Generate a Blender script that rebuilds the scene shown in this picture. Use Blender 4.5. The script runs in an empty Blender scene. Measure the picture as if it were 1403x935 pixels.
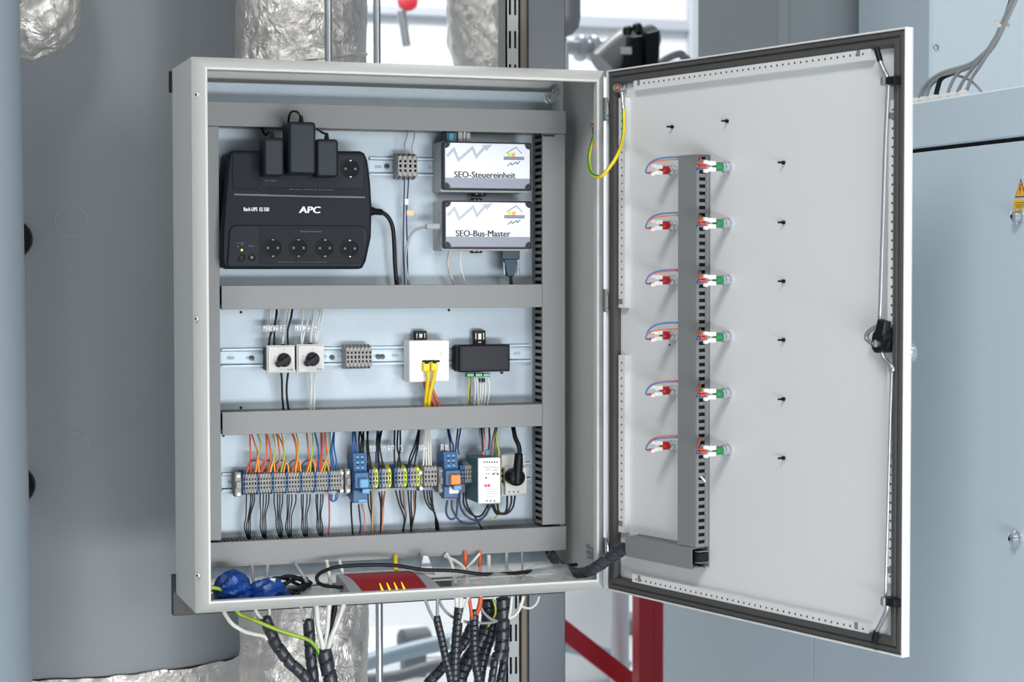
import bpy, bmesh, math, random
from mathutils import Vector, Matrix, noise

random.seed(11)
scene = bpy.context.scene
COL = scene.collection

# ------------------------------------------------------------------ camera
CAM = Vector((-0.5642, -3.4476, 0.6175))
YAW, PIT, ROLL, FPX = 0.3267, -0.0367, -0.0014, 2633.1
FW = Vector((math.sin(YAW) * math.cos(PIT), math.cos(YAW) * math.cos(PIT), math.sin(PIT)))
RT0 = FW.cross(Vector((0, 0, 1))).normalized()
UP0 = RT0.cross(FW)
RT = RT0 * math.cos(ROLL) + UP0 * math.sin(ROLL)
UP = UP0 * math.cos(ROLL) - RT0 * math.sin(ROLL)
cd = bpy.data.cameras.new('camera')
cd.sensor_fit = 'HORIZONTAL'
cd.sensor_width = 36.0
cd.lens = FPX / 1403.0 * 36.0
cd.clip_start = 0.05
cd.clip_end = 100
cd.dof.use_dof = True
cd.dof.focus_distance = 3.55
cd.dof.aperture_fstop = 5.6
co = bpy.data.objects.new('camera', cd)
co.matrix_world = Matrix(((RT.x, UP.x, -FW.x, CAM.x), (RT.y, UP.y, -FW.y, CAM.y), (RT.z, UP.z, -FW.z, CAM.z), (0, 0, 0, 1)))
COL.objects.link(co)
scene.camera = co

# ------------------------------------------------------------------ world, lights, exposure
scene.view_settings.view_transform = 'Standard'
scene.view_settings.look = 'None'
scene.view_settings.gamma = 1.0
scene.view_settings.use_curve_mapping = False
scene.view_settings.exposure = 0.0

wd = bpy.data.worlds.new('world')
scene.world = wd
wd.use_nodes = True
nt = wd.node_tree
bg = nt.nodes['Background']
bg.inputs['Color'].default_value = (0.89, 0.945, 1.0, 1)
bg.inputs['Strength'].default_value = 0.40


def area_light(name, loc, target, size, energy, color=(1, 1, 1), size_y=None):
    l = bpy.data.lights.new(name, 'AREA')
    l.energy = energy
    l.color = color
    l.shape = 'RECTANGLE'
    l.size = size
    l.size_y = size_y or size
    o = bpy.data.objects.new(name, l)
    o.location = loc
    d = Vector(target) - Vector(loc)
    o.rotation_euler = d.to_track_quat('-Z', 'Y').to_euler()
    COL.objects.link(o)
    return o


area_light('hall_skylight', (-2.0, -4.0, 4.5), (0.4, 0, 0.5), 1.6, 180, (1.0, 0.98, 0.95), 1.6)
area_light('hall_window', (2.7, -5.6, 1.3), (0.5, 0, 0.4), 1.5, 70, (1.0, 0.985, 0.97), 1.5)
area_light('low_fill', (0.9, -4.4, -0.8), (0.5, 0, 0.1), 3.0, 165, (0.98, 0.99, 1.0), 0.7)  # fill light added low in front to brighten the bottom rim
area_light('rear_fill', (1.5, 4.0, 4.6), (2.0, 6.5, 0.6), 2.5, 300, (1.0, 0.99, 0.97), 1.5)  # unseen light added to brighten the rear wall and floor

# ------------------------------------------------------------------ frames and pixel rays
CX, CY = 701.5, 467.5
DO = Vector((0.7934, -0.0048, 0.0))
DA = -1.3089
DOOR = Matrix.Translation(DO) @ Matrix.Rotation(DA, 4, 'Z')
DOORI = DOOR.inverted()
CAB = Matrix.Identity(4)


def P(px, py, y):
    """point of the photograph's pixel on the cabinet plane at depth y"""
    d = FW * FPX + RT * (px - CX) - UP * (py - CY)
    t = (y - CAM.y) / d.y
    return CAM + d * t


def D(px, py, yl):
    """the same on a plane parallel to the open door, in the door's own coordinates"""
    d = FW * FPX + RT * (px - CX) - UP * (py - CY)
    c = DOORI @ CAM
    dl = DOORI.to_3x3() @ d
    t = (yl - c.y) / dl.y
    return c + dl * t


def PX(px, py, x):
    """the same on a plane of constant x"""
    d = FW * FPX + RT * (px - CX) - UP * (py - CY)
    t = (x - CAM.x) / d.x
    return CAM + d * t


# ------------------------------------------------------------------ materials
def lin(c):
    r = []
    for v in c:
        v /= 255.0
        r.append(v / 12.92 if v <= 0.04045 else ((v + 0.055) / 1.055) ** 2.4)
    return (r[0], r[1], r[2], 1.0)


MATS = {}


def M(name, rgb, rough=0.5, metal=0.0, var=0.0, scale=20.0, bump=0.0, bscale=200.0, spec=0.5, emit=0.0, alpha=1.0, trans=0.0, stretch=None):
    if name in MATS:
        return MATS[name]
    m = bpy.data.materials.new(name)
    m.use_nodes = True
    n = m.node_tree.nodes
    L = m.node_tree.links
    b = n['Principled BSDF']
    b.inputs['Base Color'].default_value = lin(rgb)
    b.inputs['Roughness'].default_value = rough
    b.inputs['Metallic'].default_value = metal
    b.inputs['Specular IOR Level'].default_value = spec
    b.inputs['Alpha'].default_value = alpha
    b.inputs['Transmission Weight'].default_value = trans
    if emit:
        b.inputs['Emission Color'].default_value = lin(rgb)
        b.inputs['Emission Strength'].default_value = emit
    if var or bump:
        tc = n.new('ShaderNodeTexCoord')
        src = tc.outputs['Object']
        if stretch:
            mp = n.new('ShaderNodeMapping')
            mp.inputs['Scale'].default_value = stretch
            L.new(src, mp.inputs['Vector'])
            src = mp.outputs['Vector']
    if var:
        nz = n.new('ShaderNodeTexNoise')
        nz.inputs['Scale'].default_value = scale
        nz.inputs['Detail'].default_value = 4
        L.new(src, nz.inputs['Vector'])
        mx = n.new('ShaderNodeMix')
        mx.data_type = 'RGBA'
        c = lin(rgb)
        mx.inputs[6].default_value = tuple(max(0, v * (1 - var)) for v in c[:3]) + (1,)
        mx.inputs[7].default_value = tuple(min(1, v * (1 + var)) for v in c[:3]) + (1,)
        L.new(nz.outputs['Fac'], mx.inputs[0])
        L.new(mx.outputs[2], b.inputs['Base Color'])
    if bump:
        nb = n.new('ShaderNodeTexNoise')
        nb.inputs['Scale'].default_value = bscale
        nb.inputs['Detail'].default_value = 3
        L.new(src, nb.inputs['Vector'])
        bp = n.new('ShaderNodeBump')
        bp.inputs['Strength'].default_value = bump
        bp.inputs['Distance'].default_value = 0.01
        L.new(nb.outputs['Fac'], bp.inputs['Height'])
        L.new(bp.outputs['Normal'], b.inputs['Normal'])
    MATS[name] = m
    return m


PAINT = M('light_grey_paint', (192, 193, 190), 0.42, var=0.02, bump=0.02, bscale=400)
PAINT_IN = M('inner_grey_paint', (186, 189, 188), 0.5, var=0.02)
TRUNK = M('duct_grey_plastic', (125, 127, 128), 0.5, var=0.02, scale=6)
PLATE = M('galvanised_plate', (168, 182, 192), 0.5, 0.25, var=0.10, scale=17, bump=0.03, bscale=60)
STEEL = M('zinc_steel', (172, 177, 182), 0.36, 0.85, var=0.05)
CHROME = M('chrome', (225, 228, 232), 0.12, 1.0)
RAILM = M('rail_zinc', (176, 192, 204), 0.45, 0.25)
BLACK = M('black_plastic', (17, 19, 23), 0.42, spec=0.2)
UPSM = M('anthracite_plastic', (24, 29, 36), 0.42, spec=0.14, bump=0.03, bscale=900)
UPSM2 = M('anthracite_panel', (31, 36, 44), 0.4, spec=0.14)
DARK = M('dark_recess', (8, 9, 10), 0.8)
RUB = M('gasket_rubber', (70, 69, 68), 0.65, var=0.04)
BLK = M('black_cable', (15, 17, 21), 0.45, spec=0.3)
WHITE = M('white_plastic', (226, 226, 222), 0.4)
WCABLE = M('white_cable', (214, 213, 206), 0.45)
GCABLE = M('grey_cable', (150, 153, 155), 0.45)
TGREY = M('terminal_grey', (150, 149, 146), 0.5)
TBLUE = M('terminal_blue', (34, 84, 130), 0.45)
TLBLUE = M('relay_light_blue', (84, 146, 186), 0.4)
TYEL = M('terminal_yellow', (216, 214, 40), 0.45)
TGRN = M('terminal_green', (80, 150, 60), 0.45)
ORANGE = M('orange_wire', (212, 94, 46), 0.45)
REDW = M('red_wire', (200, 62, 52), 0.45)
BLUEW = M('blue_wire', (32, 82, 140), 0.45)
LBLUEW = M('light_blue_wire', (66, 110, 168), 0.45)
DBLUEW = M('dark_blue_wire', (26, 44, 88), 0.45)
YELW = M('yellow_wire', (226, 198, 30), 0.45)
GRNW = M('green_wire', (46, 140, 52), 0.45)
YGRN = M('yellow_green_wire', (168, 186, 60), 0.45)
BROWNW = M('brown_wire', (120, 82, 60), 0.5)
PINKW = M('salmon_wire', (206, 130, 110), 0.5)
LABELW = M('label_white', (222, 226, 236), 0.5)
LABELG = M('label_grey', (142, 146, 160), 0.5)
INK = M('black_ink', (14, 16, 24), 0.6)
INKW = M('white_ink', (228, 230, 234), 0.5)
INKG = M('grey_ink', (120, 124, 130), 0.6)
INKL = M('pale_grey_ink', (176, 182, 196), 0.6)
INKR = M('red_ink', (220, 70, 74), 0.6)
INKO = M('orange_ink', (240, 170, 70), 0.6)
INKY = M('yellow_ink', (214, 216, 90), 0.6)
LEDG = M('led_glow', (215, 245, 60), 0.4, emit=1.6)
LEDY = M('router_led', (240, 235, 20), 0.4, emit=0.9)
GREENP = M('green_plastic', (28, 128, 76), 0.4)
REDP = M('red_plastic', (176, 26, 36), 0.4)
TEAL = M('teal_connector', (20, 54, 70), 0.4)
TEAL2 = M('teal_thumb', (18, 120, 150), 0.4)
PSUSIDE = M('psu_side', (62, 104, 116), 0.45, 0.2)
COPPER = M('copper', (214, 140, 90), 0.3, 0.9)
TAN = M('beige_tag', (216, 190, 160), 0.6)
ROUTR = M('router_red', (140, 30, 40), 0.35)
ROUTS = M('router_silver', (156, 159, 164), 0.4, 0.2)
BLUEBAG = M('blue_plastic_film', (8, 60, 134), 0.4, var=0.25, scale=30)
TANKM = M('grey_jacket', (132, 138, 143), 0.5, var=0.03, scale=3)
TANKL = M('pale_jacket', (134, 147, 157), 0.5, var=0.03, scale=3)
CUP = M('switchgear_paint', (196, 212, 222), 0.35, var=0.02, scale=3)
CUPD = M('duct_sheet', (130, 138, 143), 0.45, var=0.03, scale=3)
COLM = M('dark_steel', (58, 66, 75), 0.3, 0.2)
REDST = M('red_steel', (165, 24, 40), 0.5)
WALLM = M('white_cladding', (226, 230, 236), 0.7)
WALLG = M('trim_grey', (180, 187, 196), 0.6)
STRUTM = M('strut_zinc', (142, 146, 146), 0.45, 0.2, var=0.06)
FLOORM = M('pale_floor', (208, 213, 216), 0.35, var=0.05, scale=1.5)
SIGNY = M('sign_yellow', (246, 200, 20), 0.5)
SIGNO = M('sign_amber', (246, 172, 40), 0.5)
PIPEB = M('pale_blue_pipe', (150, 170, 184), 0.45, 0.2)
PIPEG = M('pipe_grey', (112, 118, 122), 0.5)
RUST = M('brown_edge', (96, 88, 78), 0.5, 0.4)


def foil_material():
    m = M('aluminium_foil', (230, 226, 220), 0.33, 1.0)
    n = m.node_tree.nodes
    L = m.node_tree.links
    b = n['Principled BSDF']
    tc = n.new('ShaderNodeTexCoord')
    a = n.new('ShaderNodeTexNoise')
    a.inputs['Scale'].default_value = 32
    a.inputs['Detail'].default_value = 6
    a.inputs['Roughness'].default_value = 0.62
    a.inputs['Distortion'].default_value = 1.2
    L.new(tc.outputs['Object'], a.inputs['Vector'])
    v = n.new('ShaderNodeTexVoronoi')
    v.inputs['Scale'].default_value = 38
    L.new(tc.outputs['Object'], v.inputs['Vector'])
    ad = n.new('ShaderNodeMath')
    ad.operation = 'ADD'
    L.new(a.outputs['Fac'], ad.inputs[0])
    mu = n.new('ShaderNodeMath')
    mu.operation = 'MULTIPLY'
    mu.inputs[1].default_value = 0.25
    L.new(v.outputs['Distance'], mu.inputs[0])
    L.new(mu.outputs[0], ad.inputs[1])
    bp = n.new('ShaderNodeBump')
    bp.inputs['Strength'].default_value = 0.9
    bp.inputs['Distance'].default_value = 0.012
    L.new(ad.outputs[0], bp.inputs['Height'])
    L.new(bp.outputs['Normal'], b.inputs['Normal'])
    return m


FOIL = foil_material()


def film_material():
    m = bpy.data.materials.new('clear_film')
    m.use_nodes = True
    n = m.node_tree.nodes
    L = m.node_tree.links
    b = n['Principled BSDF']
    b.inputs['Base Color'].default_value = lin((215, 220, 222))
    b.inputs['Roughness'].default_value = 0.15
    t = n.new('ShaderNodeBsdfTransparent')
    mx = n.new('ShaderNodeMixShader')
    mx.inputs[0].default_value = 0.34
    L.new(t.outputs[0], mx.inputs[1])
    L.new(b.outputs[0], mx.inputs[2])
    L.new(mx.outputs[0], n['Material Output'].inputs['Surface'])
    return m


FILM = film_material()


# ------------------------------------------------------------------ mesh builder
OFF = {}
FR = {}


def catmull(pts, seg=6):
    pts = [Vector(p) for p in pts]
    if len(pts) < 3:
        a, b = pts
        return [a.lerp(b, i / 3) for i in range(4)]
    q = [pts[0] * 2 - pts[1]] + pts + [pts[-1] * 2 - pts[-2]]
    out = []
    for i in range(1, len(q) - 2):
        p0, p1, p2, p3 = q[i - 1:i + 3]
        for k in range(seg):
            t = k / seg
            out.append(0.5 * ((2 * p1) + (p2 - p0) * t + (2 * p0 - 5 * p1 + 4 * p2 - p3) * t * t + (3 * p1 - p0 - 3 * p2 + p3) * t ** 3))
    out.append(pts[-1])
    return out


class MB:
    def __init__(s):
        s.v = []
        s.f = []
        s.m = []

    def add(s, vs, fs, mi=0):
        k = len(s.v)
        s.v += [tuple(v) for v in vs]
        for f in fs:
            s.f.append(tuple(i + k for i in f))
            s.m.append(mi)
        return s

    def box(s, x0, x1, y0, y1, z0, z1, b=0.0, mi=0):
        if x1 < x0: x0, x1 = x1, x0
        if y1 < y0: y0, y1 = y1, y0
        if z1 < z0: z0, z1 = z1, z0
        b = min(b, 0.45 * min(x1 - x0, y1 - y0, z1 - z0))
        if b <= 0:
            vs = [(x, y, z) for x in (x0, x1) for y in (y0, y1) for z in (z0, z1)]
            fs = [(0, 1, 3, 2), (4, 6, 7, 5), (0, 4, 5, 1), (2, 3, 7, 6), (0, 2, 6, 4), (1, 5, 7, 3)]
            return s.add(vs, fs, mi)
        X, Y, Z = (x0, x1), (y0, y1), (z0, z1)
        vs = []
        idx = {}
        for i in (0, 1):
            for j in (0, 1):
                for k in (0, 1):
                    sx, sy, sz = (1 if i == 0 else -1), (1 if j == 0 else -1), (1 if k == 0 else -1)
                    for ax in range(3):
                        p = [X[i] + sx * b, Y[j] + sy * b, Z[k] + sz * b]
                        p[ax] = (X[i], Y[j], Z[k])[ax]
                        idx[(i, j, k, ax)] = len(vs)
                        vs.append(p)
        fs = []
        for i in (0, 1):
            fs.append([idx[(i, a, c, 0)] for a, c in ((0, 0), (1, 0), (1, 1), (0, 1))])
            fs.append([idx[(a, i, c, 1)] for a, c in ((0, 0), (1, 0), (1, 1), (0, 1))])
            fs.append([idx[(a, c, i, 2)] for a, c in ((0, 0), (1, 0), (1, 1), (0, 1))])
        for i in (0, 1):
            for j in (0, 1):
                fs.append([idx[(i, j, 0, 0)], idx[(i, j, 1, 0)], idx[(i, j, 1, 1)], idx[(i, j, 0, 1)]])
                fs.append([idx[(i, 0, j, 0)], idx[(i, 1, j, 0)], idx[(i, 1, j, 2)], idx[(i, 0, j, 2)]])
                fs.append([idx[(0, i, j, 1)], idx[(1, i, j, 1)], idx[(1, i, j, 2)], idx[(0, i, j, 2)]])
        for i in (0, 1):
            for j in (0, 1):
                for k in (0, 1):
                    fs.append([idx[(i, j, k, 0)], idx[(i, j, k, 1)], idx[(i, j, k, 2)]])
        return s.add(vs, fs, mi)

    def prism(s, poly, a, b, axis='y', bev=0.0, mi=0):
        """extrude a 2D outline along an axis from a to b; bev insets the a-end"""
        n = len(poly)
        cx = sum(p[0] for p in poly) / n
        cy = sum(p[1] for p in poly) / n

        def mk(p, t):
            if axis == 'y': return (p[0], t, p[1])
            if axis == 'x': return (t, p[0], p[1])
            return (p[0], p[1], t)
        rings = []
        if bev > 0:
            sg = 1 if b > a else -1
            ins = []
            for i in range(n):
                p0, p1, p2 = Vector(poly[i - 1]), Vector(poly[i]), Vector(poly[(i + 1) % n])
                e1 = (p1 - p0); e2 = (p2 - p1)
                n1 = Vector((-e1.y, e1.x)); n2 = Vector((-e2.y, e2.x))
                if n1.length < 1e-9 or n2.length < 1e-9:
                    ins.append(p1); continue
                nn = n1.normalized() + n2.normalized()
                if nn.length < 1e-6: nn = n1
                nn.normalize()
                if nn.dot(Vector((cx, cy)) - p1) < 0 and s._ccw(poly) is False: pass
                sgn = 1 if s._ccw(poly) else -1
                ins.append(p1 + nn * bev * sgn)
            rings.append([mk(p, a) for p in ins])
            rings.append([mk(p, a + sg * bev) for p in poly])
        else:
            rings.append([mk(p, a) for p in poly])
        rings.append([mk(p, b) for p in poly])
        vs = [v for r in rings for v in r]
        fs = [tuple(range(n))]
        for r in range(len(rings) - 1):
            for i in range(n):
                j = (i + 1) % n
                fs.append((r * n + i, r * n + j, (r + 1) * n + j, (r + 1) * n + i))
        fs.append(tuple(reversed(range((len(rings) - 1) * n, len(rings) * n))))
        return s.add(vs, fs, mi)

    @staticmethod
    def _ccw(poly):
        return sum(poly[i - 1][0] * poly[i][1] - poly[i][0] * poly[i - 1][1] for i in range(len(poly))) > 0

    def rrect(s, x0, x1, z0, z1, y0, y1, r, seg=4, bev=0.0, mi=0):
        return s.prism(rr(x0, x1, z0, z1, r, seg), y0, y1, 'y', bev, mi)

    def cyl(s, p0, p1, r0, r1=None, n=12, mi=0):
        return s.lathe([(r0, 0.0), (r0 if r1 is None else r1, (Vector(p1) - Vector(p0)).length)], p0, Vector(p1) - Vector(p0), n, mi)

    def lathe(s, prof, origin, axis, n=16, mi=0, cap=True):
        o = Vector(origin)
        w = Vector(axis).normalized()
        u = w.orthogonal().normalized()
        v = w.cross(u)
        vs = []
        for r, h in prof:
            for i in range(n):
                a = 2 * math.pi * i / n
                vs.append(o + w * h + (u * math.cos(a) + v * math.sin(a)) * r)
        fs = []
        for k in range(len(prof) - 1):
            for i in range(n):
                j = (i + 1) % n
                fs.append((k * n + i, k * n + j, (k + 1) * n + j, (k + 1) * n + i))
        if cap:
            fs.append(tuple(reversed(range(n))))
            fs.append(tuple(range((len(prof) - 1) * n, len(prof) * n)))
        return s.add(vs, fs, mi)

    def tube(s, pts, r, n=7, mi=0, seg=6, rf=None, mf=None):
        P_ = catmull(pts, seg)
        T = []
        for i in range(len(P_)):
            a = P_[max(0, i - 1)]
            b = P_[min(len(P_) - 1, i + 1)]
            T.append((b - a).normalized() if (b - a).length > 1e-9 else Vector((0, 0, 1)))
        u = T[0].orthogonal().normalized()
        vs = []
        L = 0.0
        for i, p in enumerate(P_):
            u = (u - T[i] * u.dot(T[i])).normalized()
            v = T[i].cross(u)
            if i: L += (p - P_[i - 1]).length
            for k in range(n):
                a = 2 * math.pi * k / n
                rr_ = rf(L, a) if rf else r
                vs.append(p + (u * math.cos(a) + v * math.sin(a)) * rr_)
        base = len(s.v)
        s.v += [tuple(v) for v in vs]
        for i in range(len(P_) - 1):
            for k in range(n):
                j = (k + 1) % n
                s.f.append((base + i * n + k, base + i * n + j, base + (i + 1) * n + j, base + (i + 1) * n + k))
                s.m.append(mf(i, k) if mf else mi)
        s.f.append(tuple(base + k for k in reversed(range(n))))
        s.m.append(mi)
        e = base + (len(P_) - 1) * n
        s.f.append(tuple(e + k for k in range(n)))
        s.m.append(mi)
        return s

    def perforated(s, x0, x1, z0, z1, y, pitch, hw, hh, along='x', mi=0):
        """sheet in the xz plane with a row of real rectangular holes"""
        L0, L1, W0, W1 = (x0, x1, z0, z1) if along == 'x' else (z0, z1, x0, x1)
        n = max(1, int((L1 - L0 - pitch * 0.4) / pitch))
        st = L0 + ((L1 - L0) - (n - 1) * pitch) / 2
        wc = (W0 + W1) / 2
        q = []
        prev = L0
        for i in range(n):
            c = st + i * pitch
            q.append((prev, c - hw, W0, W1))
            q.append((c - hw, c + hw, W0, wc - hh))
            q.append((c - hw, c + hw, wc + hh, W1))
            prev = c + hw
        q.append((prev, L1, W0, W1))
        for a, b, c, d in q:
            if along == 'x':
                s.add([(a, y, c), (b, y, c), (b, y, d), (a, y, d)], [(0, 1, 2, 3)], mi)
            else:
                s.add([(c, y, a), (d, y, a), (d, y, b), (c, y, b)], [(0, 1, 2, 3)], mi)
        return s

    def xf(s, mat):
        s.v = [tuple(mat @ Vector(v)) for v in s.v]
        return s

    def mesh(s, name, mats, off=(0, 0, 0), angle=35, flat=False):
        me = bpy.data.meshes.new(name)
        me.from_pydata([(v[0] - off[0], v[1] - off[1], v[2] - off[2]) for v in s.v], [], s.f)
        if not isinstance(mats, (list, tuple)): mats = [mats]
        for m in mats: me.materials.append(m)
        if len(mats) > 1:
            me.polygons.foreach_set('material_index', s.m)
        bm = bmesh.new()
        bm.from_mesh(me)
        bmesh.ops.recalc_face_normals(bm, faces=bm.faces)
        bm.to_mesh(me)
        bm.free()
        if not flat:
            me.polygons.foreach_set('use_smooth', [True] * len(me.polygons))
            me.set_sharp_from_angle(angle=math.radians(angle))
        me.update()
        return me

    def build(s, name, mats, parent, label=None, kind=None, angle=35, flat=False):
        """a part or a sub-part of a thing"""
        me = s.mesh(name, mats, OFF.get(root_of(parent).name, (0, 0, 0)), angle, flat)
        o = bpy.data.objects.new(name, me)
        COL.objects.link(o)
        o.parent = parent
        if label: o['label'] = label
        if kind: o['kind'] = kind
        return o

    def top(s, name, mats, label=None, cat=None, group=None, fr=CAB, kind=None, angle=35, flat=False):
        """a thing that is one mesh"""
        xs, ys, zs = zip(*s.v)
        off = ((min(xs) + max(xs)) / 2, (min(ys) + max(ys)) / 2, min(zs))
        me = s.mesh(name, mats, off, angle, flat)
        o = bpy.data.objects.new(name, me)
        o.matrix_world = fr @ Matrix.Translation(off)
        COL.objects.link(o)
        if label: o['label'] = label
        if cat: o['category'] = cat
        if group: o['group'] = group
        if kind: o['kind'] = kind
        return o


def root_of(o):
    while o.parent: o = o.parent
    return o


def rr(x0, x1, z0, z1, r, seg=4):
    if x1 < x0: x0, x1 = x1, x0
    if z1 < z0: z0, z1 = z1, z0
    r = min(r, 0.49 * min(x1 - x0, z1 - z0))
    out = []
    for cx, cz, a0 in ((x1 - r, z0 + r, -90), (x1 - r, z1 - r, 0), (x0 + r, z1 - r, 90), (x0 + r, z0 + r, 180)):
        for k in range(seg + 1):
            a = math.radians(a0 + 90 * k / seg)
            out.append((cx + r * math.cos(a), cz + r * math.sin(a)))
    return out


def thing(name, label, cat, loc, fr=CAB, group=None):
    o = bpy.data.objects.new(name, None)
    o.empty_display_size = 0.02
    o.matrix_world = fr @ Matrix.Translation(Vector(loc))
    COL.objects.link(o)
    o['label'] = label
    o['category'] = cat
    if group: o['group'] = group
    OFF[o.name] = tuple(loc)
    return o


def copy_thing(root, loc, fr=CAB, label=None, group=None):
    c = root.copy()
    COL.objects.link(c)
    c.matrix_world = fr @ Matrix.Translation(Vector(loc))
    if label: c['label'] = label
    if group: c['group'] = group
    for ch in list(root.children):
        d = ch.copy()
        COL.objects.link(d)
        d.parent = c
        for g in list(ch.children):
            e = g.copy()
            COL.objects.link(e)
            e.parent = d
    return c


def struct(mb, name, mats, angle=35):
    return mb.top(name, mats, kind='structure', angle=angle)


def text_mb(body, x0, x1, zb, h, y, extr=0.0003, bold=0.0, align_h=None, shear=0.0):
    """lettering as flat raised mesh, fitted to a box in the xz plane facing -y"""
    c = bpy.data.curves.new('lettering', 'FONT')
    c.body = body
    c.size = 1.0
    c.shear = shear
    c.resolution_u = 3
    c.extrude = 0.01
    o = bpy.data.objects.new('lettering', c)
    me = bpy.data.meshes.new_from_object(o)
    mb = MB()
    vs = [v.co for v in me.vertices]
    ax = min(v.x for v in vs); bx = max(v.x for v in vs)
    az = 0.0
    bz = max(v.y for v in vs)
    az = min(0.0, min(v.y for v in vs)) if not align_h else 0.0
    sx = (x1 - x0) / (bx - ax)
    sz = h / (bz - az)
    for kx in ((0,) if not bold else (-1, 0, 1)):
        mb.add([(x0 + (v.x - ax) * sx + kx * bold * h, y - (v.z + 0.01) / 0.02 * (extr + kx * 0.00002), zb + (v.y - az) * sz) for v in vs], [tuple(p.vertices) for p in me.polygons])
    bpy.data.objects.remove(o)
    bpy.data.curves.remove(c)
    bpy.data.meshes.remove(me)
    return mb


ORD = ('first second third fourth fifth sixth seventh eighth ninth tenth eleventh twelfth thirteenth fourteenth fifteenth sixteenth '
       'seventeenth eighteenth nineteenth twentieth').split()


def nth(i):
    if i < 20: return ORD[i]
    tens = {2: 'twenty', 3: 'thirty', 4: 'forty', 5: 'fifty'}
    t, u = divmod(i + 1, 10)
    if u == 0: return {3: 'thirtieth', 4: 'fortieth', 5: 'fiftieth'}[t]
    return tens[t] + '-' + ORD[u - 1]


def wire(name, pts, r, mat, label, cat='wire', group=None, fr=CAB, n=7, seg=6, mf=None, rf=None):
    mb = MB().tube(pts, r, n, 0, seg, rf, mf)
    return mb.top(name, mat, label, cat, group, fr, angle=60)


def W3(seq, y):
    """pixel path -> points; items (px,py) take depth y, (px,py,yy) their own"""
    return [P(q[0], q[1], q[2] if len(q) > 2 else y) for q in seq]
# ------------------------------------------------------------------ the setting
FZ = -1.0
struct(MB().box(-6, 8, -8, 9, FZ - 0.1, FZ), 'floor', FLOORM)
wall = struct(MB().box(-6, 9, 7.0, 7.2, FZ, 5.0), 'wall_back', WALLM)
k = 0
for px, w in ((955, 0.10), (1010, 0.10)):
    x = P(px, 40, 6.95).x
    k += 1
    struct(MB().box(x - w / 2, x + w / 2, 6.93, 7.0, FZ, 5.0, 0.01), 'trim_%d' % k, WALLG)
for px, py, w in ((880, 33, 0.07), (540, 14, 0.06)):
    p = P(px, py, 6.95)
    k += 1
    x0, x1 = (P(700, py, 6.9).x, P(1066, py, 6.9).x) if px > 700 else (P(430, py, 6.9).x, P(640, py, 6.9).x)
    struct(MB().box(x0, x1, 6.94, 7.0, p.z - w / 2, p.z + w / 2, 0.01), 'trim_%d' % k, WALLG)


def crumple(mb, amp, sc, seed=0.0):
    """push the vertices about so that a sheet looks crinkled"""
    out = []
    for v in mb.v:
        p = Vector(v) * sc + Vector((seed, seed * 0.7, 0))
        d = noise.noise_vector(p) + 0.5 * noise.noise_vector(p * 2.3)
        out.append(tuple(Vector(v) + d * amp))
    mb.v = out
    return mb


def surf_cyl(cx, cy, r, z0, z1, n, m, a0=0, a1=360, rf=None):
    mb = MB()
    vs = []
    for j in range(m + 1):
        z = z0 + (z1 - z0) * j / m
        for i in range(n + 1):
            a = math.radians(a0 + (a1 - a0) * i / n)
            q = r * (rf(a, z) if rf else 1)
            vs.append((cx + q * math.cos(a), cy + q * math.sin(a), z))
    fs = [(j * (n + 1) + i, j * (n + 1) + i + 1, (j + 1) * (n + 1) + i + 1, (j + 1) * (n + 1) + i) for j in range(m) for i in range(n)]
    return mb.add(vs, fs)


# --- grey jacketed tank on the left
TR = 0.52
tc = P(95, 500, 1.30)
TX, TY = tc.x, tc.y
tz0 = P(110, 933, TY - TR).z
t = thing('storage_tank', 'tall round tank in a smooth grey jacket behind the cabinet', 'tank', (TX, TY, FZ))
MB().lathe([(TR - 0.03, 0), (TR, 0.006), (TR, 2.6)], (TX, TY, tz0), (0, 0, 1), 96).build('jacket', TANKM, t, angle=50)
fb = surf_cyl(TX, TY, TR + 0.012, FZ, tz0 + 0.006, 160, 40)
crumple(fb, 0.006, 22)
fb.build('foil_base', FOIL, t, 'crinkled silver foil wrapping below the grey jacket', angle=180)


def on_tank(px, py):
    d = (FW * FPX + RT * (px - CX) - UP * (py - CY)).normalized()
    ox, oy = CAM.x - TX, CAM.y - TY
    a = d.x * d.x + d.y * d.y
    b = 2 * (ox * d.x + oy * d.y)
    c = ox * ox + oy * oy - TR * TR
    tt = (-b - math.sqrt(b * b - 4 * a * c)) / (2 * a)
    return CAM + d * tt


for px, py in ((98, 303), (101, 614)):
    p = on_tank(px, py)
    ax = Vector((p.x - TX, p.y - TY, 0)).normalized()
    u = Vector((0, 0, 1)).cross(ax)
    mb = MB()
    q = [p + ax * 0.0006 + (u * math.cos(a) + Vector((0, 0, 1)) * math.sin(a)) * 0.034 for a in [2 * math.pi * i / 32 for i in range(33)]]
    mb.tube(q, 0.0011, 5, seg=1)
    mb.build('port_ring', M('ring_seal', (168, 174, 180), 0.5), t)
for px, py in ((18, 328), (22, 665)):
    p = on_tank(px, py)
    ax = Vector((p.x - TX, p.y - TY, 0)).normalized()
    MB().lathe([(0.042, -0.01), (0.042, 0.016), (0.036, 0.022), (0.012, 0.024)], p, ax, 24).build('port_plug', BLACK, t)

# --- pale tank at the left edge, nearer
pc = P(-60, 500, 0.62)
mb = MB().lathe([(0.15, 0), (0.15, 2.9)], (0, 0, 0), (0, 0, 1), 64)
R0 = 0.15
e0 = P(27, 20, 0.34); e1 = P(44, 930, 0.34)
ax = (e0 - e1).normalized()
o = e1 - Vector((R0, 0, 0)) - ax * 0.6
mb = MB().lathe([(R0, 0), (R0, 3.0)], o, ax, 64)
mb.top('jacketed_pipe', TANKL, 'pale blue-grey jacketed pipe at the very left, in front of the grey tank', 'pipe', angle=50)

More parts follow.
